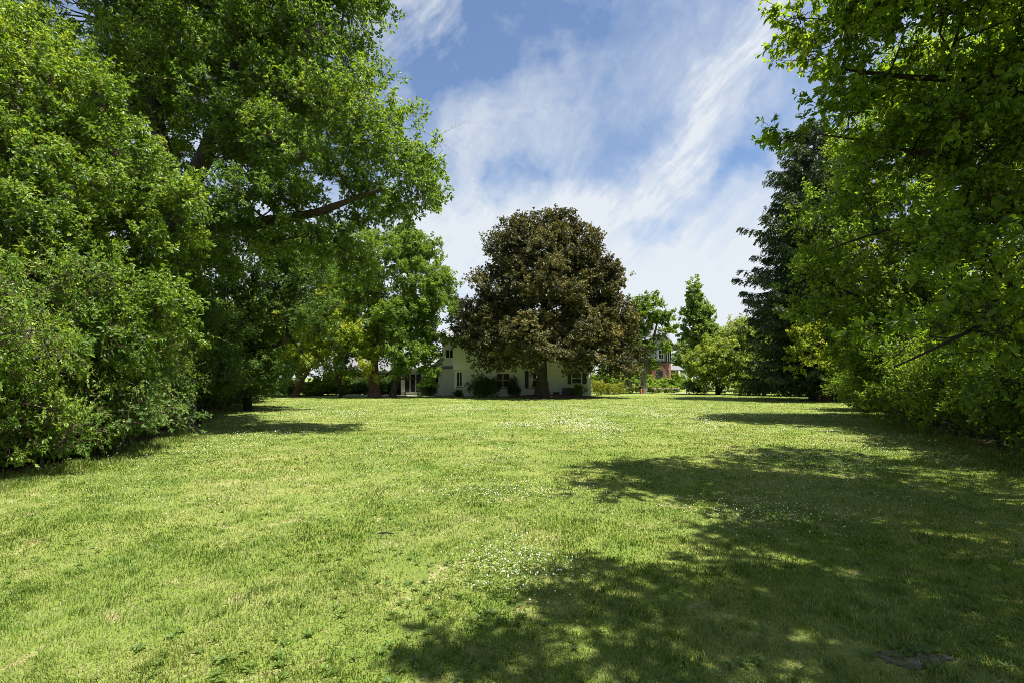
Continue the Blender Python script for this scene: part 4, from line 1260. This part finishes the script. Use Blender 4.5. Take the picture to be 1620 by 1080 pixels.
# ------------------------------------------------------------------ spruce
def spruce(label, base, height, prof, seed):
    rng = np.random.default_rng(seed)
    tr, tg, lf = Acc(), Acc(), Acc()
    base = np.array(base, float)
    polytube(tr, [base, base + UP * height * .5, base + UP * height], [.34, .2, .02], 9, rng)
    z = 1.2
    while z < height - .3:
        R = np.interp(z, prof[:, 0], prof[:, 1])
        nb = 6 if z > height * .7 else 7
        a0 = rng.uniform(0, 6.28)
        for k in range(nb):
            L = R * rng.uniform(.62, 1.12)
            if rng.random() < .06:
                continue
            az = a0 + k * 6.283 / nb + rng.uniform(-.3, .3)
            o = np.array([math.cos(az), math.sin(az), 0])
            s = np.linspace(0, 1, 9)
            up = .25 * (1 - z / height)
            pts = base + UP * z + o * (L * s)[:, None] + UP * (L * (.12 * s - (.42 - .25 * z / height) * s ** 2 + .24 * s ** 4))[:, None]
            polytube(tg, pts[::2], np.linspace(.045, .008, 5), 4)
            perp = np.array([-o[1], o[0], 0])
            m = max(5, int(L * 12))
            t = np.sort(rng.uniform(.12, 1, m))
            B0 = np.stack([np.interp(t, s, pts[:, q]) for q in range(3)], 1)
            sg = np.where(np.arange(m) % 2 == 0, 1, -1)[:, None]
            D0 = unit(o * .55 + perp * sg * rng.uniform(.5, 1.0, (m, 1)) + UP * rng.uniform(-.75, -.15, (m, 1)))
            l0 = (.34 + .62 * (1 - t)) * min(1.0, .35 + L / 4.5) * rng.uniform(.7, 1.2, m)
            ns = 9
            u = np.linspace(.08, 1, ns)
            B = B0[:, None] + D0[:, None] * (l0[:, None] * u)[..., None] - UP * (.28 * l0[:, None] * u ** 2)[..., None]
            for rep in range(2):
                D = unit(D0[:, None] + .8 * rng.standard_normal((m, ns, 3)) * np.array([1, 1, .5]) + np.array([0, 0, -.45]))
                Bf, Df = B.reshape(-1, 3), D.reshape(-1, 3)
                n = len(Bf)
                Lf = rng.uniform(.13, .26, n)
                tone = np.clip(.42 + .15 * rng.standard_normal(n) + .25 * np.repeat(t, ns) ** 3 * (z / height), 0, 1)
                add_leaves(lf, Bf, Df, rng.standard_normal((n, 3)) + UP * .5, Lf, Lf * .30, tone)
        z += rng.uniform(.28, .44)
    root = thing('spruce_tree', label, 'tree', base)
    link('trunk', tr.mesh('trunk', M['bark'], base, True), root)
    link('crown', lf.merge(tg).mesh('crown', [M['needle'], M['bark']], base), root)


spruce('tall dark blue green spruce with drooping boughs behind the lawn', (21.5, 36.5, 0), 20.3,
       np.array([(0, 4.4), (2, 4.9), (6, 4.9), (10, 4.6), (13, 4.4), (15, 3.2), (17, 2.9), (18.5, 2.0), (20.3, .4)]), 21)

# ------------------------------------------------------------------ trees, right side
rb = np.array((9.6, 5.6, 0))
make_tree('overhanging_tree', 'big leaved shaded tree whose branches overhang from beyond the frame', 'tree',
          [(rb, .26), (rb + np.array([-.1, .2, 2.2]), .22), (rb + np.array([-.4, .3, 4.2]), .16), (rb + np.array([-1.2, .2, 7.5]), .07)],
          [lobe(1335, 40, 7.6, .75), lobe(1410, 150, 7.2, .75), (P(1300, 205, 8), np.array([.62, .6, .28])), lobe(1500, 60, 6.6, 1.1), lobe(1550, 230, 6.4, 1.0), lobe(1440, 270, 7, .8), lobe(1560, 400, 6, .7), (P(1510, 520, 5.2), np.array([.6, .6, .4])),
           lobe(1620, 540, 6, .8), lobe(1600, -120, 6, 1.35), lobe(1640, 330, 6.5, 1.2), lobe(1620, 100, 6.5, 1.3),
           *[(np.array(c), np.array([r, r, r * .75])) for c, r in (((7.0, 7.5, 8.0), 1.6), ((4.35, 6.2, 7.0), .7), ((5.2, 6.3, 7.0), .8), ((5.9, 3.3, 6.8), 1.2), ((4.1, 2.3, 6.6), 1.15), ((2.7, 1.5, 6.5), .75), ((4.6, .7, 6.6), 1.3), ((3.4, .4, 6.4), .9), ((5.6, 7.6, 7.4), 1.0),
             ((7.6, 4.6, 7.4), 1.8), ((6.4, 1.2, 7.2), 1.6), ((8.4, 1.0, 7.0), 2.1), ((9.6, 5.6, 8.2), 1.9), ((8.9, 8.9, 6.8), 1.6))]],
          'leaf_right', 'bark_dark', seed=23, autolimb=True, limb_r=.07,
          limbs=[[(rb + np.array([-.3, .3, 4.2]), .10), (P(1620, 150, 6.6), .06), (P(1540, 128, 6.8), .045), (P(1425, 121, 7.0), .03), (P(1330, 110, 7.4), .012)],
                 [(rb + np.array([-.3, .3, 3.9]), .09), (P(1620, 190, 6.4), .05), (P(1490, 243, 6.8), .035), (P(1380, 225, 7.3), .02), (P(1290, 212, 7.9), .01)],
                 [(rb + np.array([-.2, .3, 3.2]), .08), (P(1620, 350, 6.2), .04), (P(1500, 345, 6.6), .028), (P(1400, 365, 7.0), .018), (P(1310, 395, 7.4), .008)],
                 [(rb + np.array([-.1, .2, 2.2]), .07), (P(1620, 470, 5.6), .035), (P(1550, 515, 5.3), .024), (P(1470, 555, 5.0), .014), (P(1415, 580, 4.9), .007)]],
          n_leaves=150000, leaf_len=.086, leaf_w=.045, sub_r=.48, shoot=.5, mode=1, whorl=.45, gap=.20, flat=.6, upward=.8, whips=.35)

make_tree('added_shade_tree', 'unseen dense tree added beside the camera to shade the near lawn', 'tree',  # out of view, added to block sun and sky over the near lawn
          [(np.array((9.2, -3.0, 0)), .28), (np.array((9.0, -2.8, 3.5)), .22), (np.array((8.6, -2.6, 7.5)), .08)],
          [(np.array(c), np.array([r, r, r * .8])) for c, r in (((5.2, -1.6, 7.0), 1.7), ((7.2, -1.5, 8.2), 2.2), ((9.5, -3, 8.4), 2.6), ((6.0, -4.5, 7.4), 2.2), ((11.5, -.5, 7.5), 2.6), ((9.5, -5, 5.0), 2.4), ((12, 2, 5.5), 2.4), ((11.5, -3, 4), 2.4), ((6.3, 2.6, 8.4), 1.4), ((7.4, 2.6, 8.8), 1.4), ((6.8, 1.0, 8.6), 1.6), ((9, 2, 9), 1.9), ((5.4, -.2, 8), 1.5))],
          'leaf_right', 'bark_dark', seed=24, n_leaves=95000, leaf_len=.13, leaf_w=.08, sub_r=.8, shoot=.7, wood=False, gap=.05)
make_tree('linden_tree', 'tall backlit green tree in front of the spruce', 'tree',
          [(np.array((15.6, 19.5, 0)), .30), (np.array((15.5, 19.3, 4)), .24), (np.array((15.2, 19, 8)), .15), (np.array((15.2, 19, 12)), .05)],
          [lobe(1390, 270, 18.5, 1.9), lobe(1335, 355, 18.5, 1.6), lobe(1315, 450, 18.5, 1.3), lobe(1440, 400, 17, 2.2), lobe(1480, 250, 18, 2.6), lobe(1400, 510, 17.2, 1.6), lobe(1550, 340, 18, 3.2), lobe(1335, 545, 18.6, 1.0),
           lobe(1560, 140, 18, 2.7), lobe(1470, 140, 19, 1.9), lobe(1290, 500, 19, .8), lobe(1480, 540, 16.5, 1.8), lobe(1650, 220, 18, 3.2), lobe(1580, 500, 17, 2.4), lobe(1360, 590, 18, .9, sz=.7)],
          'leaf_right', 'bark_dark', seed=25, limb_r=.09,
          n_leaves=230000, leaf_len=.085, leaf_w=.055, sub_r=.7, shoot=.55, gap=.14, whips=.5)
make_tree('two_trunked_tree', 'yellow green tree with two pale trunks at the lawn edge below the spruce', 'tree',
          [(P(1308, 634, 35), .34), (P(1308, 600, 35), .28), (P(1310, 540, 35), .22), (P(1320, 440, 35), .10)],
          [lobe(1285, 560, 32.5, 1.3), lobe(1315, 500, 34, 2.2), lobe(1345, 430, 35, 3.0), lobe(1310, 400, 35.5, 2.0), lobe(1370, 520, 34, 2.6), lobe(1275, 530, 33, 1.0), lobe(1330, 575, 32, 1.1, sz=.7)],
          'leaf_lime', 'bark_red', seed=26, limbs=[[(P(1328, 634, 34.5), .26), (P(1330, 600, 34.5), .22), (P(1334, 540, 34.5), .16), (P(1345, 440, 35), .08)]],
          n_leaves=42000, leaf_len=.14, leaf_w=.09, sub_r=.75, shoot=.7, wood=False, gap=.2)


# ------------------------------------------------------------------ shrubs
def shrub_proto(name, leaf, bark, r, h, n, ll, lw, sub, seed, wood=True, mode=0, stems=7, shoot=None, gap=.08, bumps=13, whips=1.3):
    rng = np.random.default_rng(seed)
    lobes = [(np.array([0, 0, h * .38]), np.array([r * .66, r * .66, h * .40]))]
    for k in range(bumps):
        a = k * 2.4 + rng.uniform(-.3, .3)
        z = rng.uniform(.14, .88)
        rr = r * ((.70 if z < .6 else .42) + rng.uniform(-.12, .22))
        lobes.append((np.array([math.cos(a) * rr, math.sin(a) * rr, z * h]), np.array([r * .36, r * .36, h * .17]) * rng.uniform(.55, 1.3)))
    tr, tg, lf = Acc(), Acc(), Acc()
    skel = []
    for k in range(stems):
        a = k * 6.283 / stems + rng.uniform(-.3, .3)
        b = np.array([math.cos(a) * .12 * r, math.sin(a) * .12 * r, -.05])
        m = np.array([math.cos(a) * .3 * r, math.sin(a) * .3 * r, h * .35]) + rng.standard_normal(3) * .05
        e = np.array([math.cos(a) * .5 * r, math.sin(a) * .5 * r, h * rng.uniform(.6, .85)])
        rad = .014 * r + .008
        polytube(tr, [b, m, e], [rad, rad * .75, rad * .35], 5)
        for s in np.linspace(0, 1, 8):
            skel.append(np.append(b * (1 - s) ** 2 + 2 * s * (1 - s) * m + e * s * s, rad))
    foliage(lf, tg, lobes, np.array(skel), rng, n, ll, lw, sub, mode=mode, wood=wood, clip=0.0, gap=gap, under=.8, shoot=shoot, whips=whips)
    root = thing(name, 'x', 'shrub')
    link('stems', tr.mesh('stems', M[bark], (0, 0, 0), True), root)
    link('foliage', lf.merge(tg).mesh('foliage', [M[leaf], M[bark]]), root)
    root['used'] = 0
    return root


def place(proto, x, y, s, rz, label, group=None, sz=None, cat='shrub'):
    o = proto if not proto['used'] else copy_tree(proto)
    proto['used'] = 1
    o.location = (x, y, 0)
    o.scale = (s, s, sz if sz else s)
    o.rotation_euler = (0, 0, rz)
    return tag(o, label, cat, group)


GL = 'shrubs of the hedge along the sunny side'
sl = shrub_proto('hedge_shrub', 'leaf_shrub', 'twig', 1.7, 3.1, 62000, .052, .028, .36, 31, shoot=.36)
place(sl, -8.7, 7.4, 1.0, .3, 'yellow green shrub at the near end of the sunny hedge', GL, 1.3)
place(sl, -9.0, 9.3, 1.05, 2.1, 'second yellow green shrub from the camera in the sunny hedge, below the small leaved tree', GL, 1.45)
place(sl, -9.5, 11.3, .95, 4.0, 'spreading shrub with grey twigs jutting furthest onto the sunny lawn edge', GL, 1.35)
place(sl, -12.2, 10.6, 1.25, 5.0, 'tall shrub behind the hedge front, below the oak limb', GL, 1.4)
place(sl, -10.9, 13.8, 1.1, 1.0, 'tall shrub at the end of the sunny hedge, in front of the oak trunk', GL, 1.5)
place(sl, -11.6, 8.4, 1.3, 3.0, 'tall shrub in the second row of the sunny hedge near the frame edge', GL, 1.35)
shy = shrub_proto('honeysuckle_shrub', 'leaf_blue', 'twig', 1.6, 2.9, 42000, .066, .042, .42, 41, shoot=.42, gap=.14)
place(shy, -8.75, 10.7, .85, 1.0, 'blue green broad leaved shrub in the middle of the sunny hedge', None, .95)
place(shy, -10.1, 12.9, .95, 3.0, 'blue green broad leaved shrub at the end of the sunny hedge', None, 1.1)
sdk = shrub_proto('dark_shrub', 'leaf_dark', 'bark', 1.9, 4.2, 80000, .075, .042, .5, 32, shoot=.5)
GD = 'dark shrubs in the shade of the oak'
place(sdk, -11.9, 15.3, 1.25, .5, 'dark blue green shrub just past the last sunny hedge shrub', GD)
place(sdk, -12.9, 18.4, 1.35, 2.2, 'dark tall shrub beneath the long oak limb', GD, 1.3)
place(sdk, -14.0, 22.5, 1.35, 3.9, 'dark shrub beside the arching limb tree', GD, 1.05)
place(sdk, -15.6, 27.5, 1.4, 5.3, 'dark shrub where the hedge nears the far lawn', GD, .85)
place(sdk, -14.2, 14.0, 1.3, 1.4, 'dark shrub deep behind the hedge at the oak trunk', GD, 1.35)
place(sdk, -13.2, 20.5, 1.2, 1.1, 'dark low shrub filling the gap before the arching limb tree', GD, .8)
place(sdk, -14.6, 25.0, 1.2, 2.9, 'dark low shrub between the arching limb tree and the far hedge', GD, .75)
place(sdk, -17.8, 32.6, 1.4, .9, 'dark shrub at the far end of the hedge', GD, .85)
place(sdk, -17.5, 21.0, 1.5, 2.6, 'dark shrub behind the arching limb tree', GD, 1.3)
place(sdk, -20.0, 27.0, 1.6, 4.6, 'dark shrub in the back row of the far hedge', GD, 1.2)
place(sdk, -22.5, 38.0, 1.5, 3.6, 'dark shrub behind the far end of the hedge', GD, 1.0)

GR = 'shrubs of the shaded hedge'
srt = shrub_proto('shaded_shrub', 'leaf_right', 'bark', 1.8, 3.3, 60000, .062, .036, .42, 33, shoot=.45)
place(srt, 10.1, 8.7, 1.0, .2, 'nearest shrub of the shaded hedge, with bare stems showing', GR, 1.1)
place(srt, 11.1, 11.3, 1.05, 1.7, 'second shrub from the camera in the shaded hedge', GR, 1.15)
place(srt, 12.7, 14.2, 1.1, 3.1, 'third shrub from the camera in the shaded hedge, leaning onto the lawn', GR, 1.15)
place(srt, 14.0, 17.2, 1.0, 4.4, 'fourth shrub from the camera in the shaded hedge, below the tall backlit tree', GR)
place(srt, 15.7, 20.8, 1.05, 5.6, 'fifth shrub from the camera in the shaded hedge, behind the tall backlit tree', GR)
place(srt, 17.6, 24.8, 1.1, .9, 'farthest shrub of the shaded hedge', GR, .9)
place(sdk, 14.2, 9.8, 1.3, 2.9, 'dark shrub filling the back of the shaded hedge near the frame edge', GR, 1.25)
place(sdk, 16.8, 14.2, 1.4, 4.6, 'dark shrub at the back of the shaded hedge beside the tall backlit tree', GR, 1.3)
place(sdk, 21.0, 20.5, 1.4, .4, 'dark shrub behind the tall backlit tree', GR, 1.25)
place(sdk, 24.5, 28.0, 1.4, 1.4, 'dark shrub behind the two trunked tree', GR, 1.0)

GS = 'understorey shrubs below the spruce'
sund = shrub_proto('understorey_shrub', 'leaf_shrub', 'bark_dark', 1.9, 2.9, 15000, .12, .07, .5, 34, wood=False)
for i, (px, Y, s, lab) in enumerate([(1205, 47, 1.0, 'shrub below the spruce, nearest the pale low tree'), (1235, 45, 1.05, 'shrub directly below the spruce trunk'), (1262, 45, .95, 'shrub below the spruce, on the trunk side facing the two trunks'),
                                     (1290, 43, 1.0, 'shrub just behind the two pale trunks'), (1325, 42, 1.1, 'shrub past the two trunks, in the hedge shade'), (1360, 41, 1.2, 'shrub furthest into the hedge shade below the spruce')]):
    place(sund, (px - 810) / F * Y, Y, s, i * 1.3, lab, GS)

# low planting by the houses
GB = 'bushes before the low wing'
sbush = shrub_proto('garden_bush', 'leaf_shrub', 'bark', 1.0, 1.5, 9000, .10, .06, .3, 35, wood=False)
sdb = shrub_proto('dark_garden_bush', 'leaf_dark', 'bark', 1.2, 1.75, 14000, .09, .04, .32, 36, wood=False, shoot=.4)
place(sdb, P(768, 626, 42.8)[0], 42.8, 1.0, .4, 'big dark spreading bush between the two lower house windows')
place(sdb, P(725, 626, 43)[0], 43.4, .35, .9, 'tiny dark plant below the lattice window')
place(sdb, P(812, 626, 43)[0], 43.2, .42, 2.0, 'narrow dark climbing bush on the white wall by the maple', None, .95)
place(sdb, P(672, 622, 44)[0], 45.2, .62, 3.0, 'dark rounded bush beside the sliding glass door', None, .8)
place(sbush, P(912, 624, 43)[0], 43.0, .62, .3, 'green and yellow bush below the end window beside the air conditioner', None, .72)
for i, (px, Y, s, sz, lab) in enumerate([(452, 45, 1.3, 1.0, 'bush before the blue car'), (498, 47, 1.4, 1.2, 'light green bush near the leaning trunk'), (522, 46, 1.2, 1.15, 'light green bush left of the many stemmed tree'), (545, 47, 1.1, 1.1, 'bush seen through the many thin stems'),
                                         (490, 45, .7, .5, 'low bush at the foot of the leaning trunk')]):
    place(sbush, (px - 810) / F * Y, Y, s, i * 1.1, lab, GB, sz)
for i, (px, lab) in enumerate([(566, 'dark bush left of the thick trunk'), (580, 'dark bush half hidden by the thick trunk'), (606, 'dark bush between the thick and the slim trunk'), (618, 'dark bush against the wing wall corner')]):
    place(sdb, (px - 810) / F * 47.5, 47.5, 1.0, i * 1.7, lab, GB, .95)
syel = shrub_proto('yellow_hedge', 'leaf_yellow', 'bark', .95, 1.25, 9000, .075, .045, .26, 37, wood=False)
place(syel, P(944, 624, 48)[0], 47.5, .85, .1, 'taller clipped yellow hedge bush at the white house corner', 'yellow clipped hedge bushes', 1.15)
place(syel, P(962, 624, 49)[0], 49, .85, 1.1, 'low clipped yellow hedge bush, second from the white house', 'yellow clipped hedge bushes', .9)
place(syel, P(978, 624, 50)[0], 50, .8, 2.1, 'low clipped yellow hedge bush beside the white flowering bush', 'yellow clipped hedge bushes', .95)
swh = shrub_proto('white_flowering_bush', 'leaf_white', 'bark', 1.15, 1.55, 10000, .09, .06, .3, 38, wood=False)
place(swh, P(1000, 622, 52)[0], 52.5, .95, .1, 'creamy white flowering bush beside the slim grey trunk')
spk = shrub_proto('peony_bush', 'leaf_green', 'bark', .75, .75, 5000, .09, .05, .22, 39, wood=False)
bl = Acc()
rngp = np.random.default_rng(40)
for k in range(26):
    a_, r_ = rngp.uniform(0, 6.28), .62 * math.sqrt(rngp.random())
    c_ = np.array([r_ * math.cos(a_), r_ * math.sin(a_), .82 - .35 * r_ * r_])
    n_ = 26
    d_ = unit(rngp.standard_normal((n_, 3)) + UP * .5)
    add_leaves(bl, c_ + d_ * .02, d_, rngp.standard_normal((n_, 3)), rngp.uniform(.06, .11, n_), rngp.uniform(.06, .09, n_), rngp.random(n_))
link('blossoms', bl.mesh('blossoms', M['blossom_pink']), spk)
for i, (px, lab) in enumerate([(1031, 'pink flowering bush nearest the slim grey trunk'), (1041, 'second pink flowering bush from the slim grey trunk'), (1056, 'pink flowering bush before the rounded bush'), (1069, 'pink flowering bush at the path end')]):
    place(spk, (px - 810) / F * (53.5 + .5 * (i % 2)), 53.5 + .5 * (i % 2), .62, i, lab, 'pink flowering bushes')
place(sbush, P(1065, 614, 70)[0], 70, 1.9, .7, 'large rounded light green bush hiding the brick house corner', None, 1.45)
place(sbush, P(1030, 614, 72)[0], 72, 1.3, 1.9, 'green bush at the foot of the brick house wall', None, .9)
place(sbush, P(1050, 614, 62)[0], 62, 1.6, 2.9, 'low wide bush behind the pink flowers', None, .6)
place(sbush, P(1085, 614, 78)[0], 80, 1.3, 2.4, 'small bush at the porch of the brick house', None, 1.4)
place(sdb, P(1103, 622, 50)[0], 50.5, .95, 2.2, 'clipped round dark green bush right of the white post', None, .85)
place(sdb, P(1178, 622, 47)[0], 46.5, .8, 4.2, 'dark low bush in front of the pale low tree', None, .7)
for i, (px, Y, s, lab) in enumerate([(955, 60, 1.9, 'green bush in the gap beside the white house corner'), (980, 64, 2.1, 'green bush behind the yellow hedge'), (1000, 68, 2.2, 'green bush behind the white flowering bush')]):
    place(sbush, (px - 810) / F * Y, Y, s, i * 2.0, lab, 'bushes behind the yellow hedge', s)


# ------------------------------------------------------------------ trees far behind
def far_proto():
    rng = np.random.default_rng(50)
    lobes = [(np.array([0, 0, 7.2]), np.array([3.3, 3.3, 3.6]))]
    for k in range(9):
        a = k * 2.4
        lobes.append((np.array([2.6 * math.cos(a), 2.6 * math.sin(a), rng.uniform(3.2, 8.5)]), np.array([1.7, 1.7, 1.5]) * rng.uniform(.8, 1.2)))
    return make_tree('background_tree', 'x', 'tree', [(np.array((0., 0, 0)), .3), (np.array((0., 0, 3)), .25), (np.array((.2, 0, 8)), .1)], lobes, 'leaf_far', 'bark', seed=51,
                     n_leaves=24000, leaf_len=.30, leaf_w=.2, sub_r=.95, shoot=.95, wood=False, gap=.1, base=(0, 0, 0))


fp = far_proto()
fp['used'] = 0
GF = 'trees far behind the lawn'
for i, (x, y, s, lab) in enumerate([
        (-24, 58, 1.0, 'background tree behind the low wing, nearest the house'), (-31, 62, 1.15, 'background tree behind the leaning trunk'), (-38, 60, 1.2, 'background tree behind the far hedge end'),
        (-28, 48, .85, 'background tree behind the dark hedge shrubs'), (-36, 46, 1.0, 'background tree furthest behind the hedge'), (-17, 66, .95, 'background tree rising behind the low grey roof'),
        (35, 64, 1.1, 'background tree behind the spruce'), (44, 60, 1.2, 'background tree behind the two trunked tree'), (52, 54, 1.2, 'background tree deep behind the shaded hedge'),
        (30.5, 120, .8, 'background tree beyond the silver car'), (41, 118, 1.0, 'background tree beyond the street behind the narrow tree'), (14, 112, .95, 'background tree behind the brick house'),
        (5, 125, 1.0, 'background tree beyond the street behind the white house'), (50, 112, 1.1, 'background tree beyond the street behind the spruce')]):
    place(fp, x, y, s, i * 1.37, lab, GF, cat='tree')

# a stick on the lawn
sk = Acc()
q = P(610, 853, 5.08)
zg = float(g_height(np.array([q[0]]), np.array([q[1]]))[0])
c0 = np.array((q[0], q[1], zg + .055))
polytube(sk, [c0 + np.array([-.085, 0, -.004]), c0 + np.array([-.02, .012, .004]), c0 + np.array([.085, -.01, .002])], [.005, .009, .004], 7)
polytube(sk, [c0 + np.array([-.03, .01, 0]), c0 + np.array([-.04, -.01, -.03]), c0 + np.array([-.045, -.015, -.06])], [.005, .004, .003], 5)
tag(link('stick', sk.mesh('stick', M['bark_dark'], tuple(c0), True), None, tuple(c0)), 'short dark stick lying on the sunny grass', 'stick')
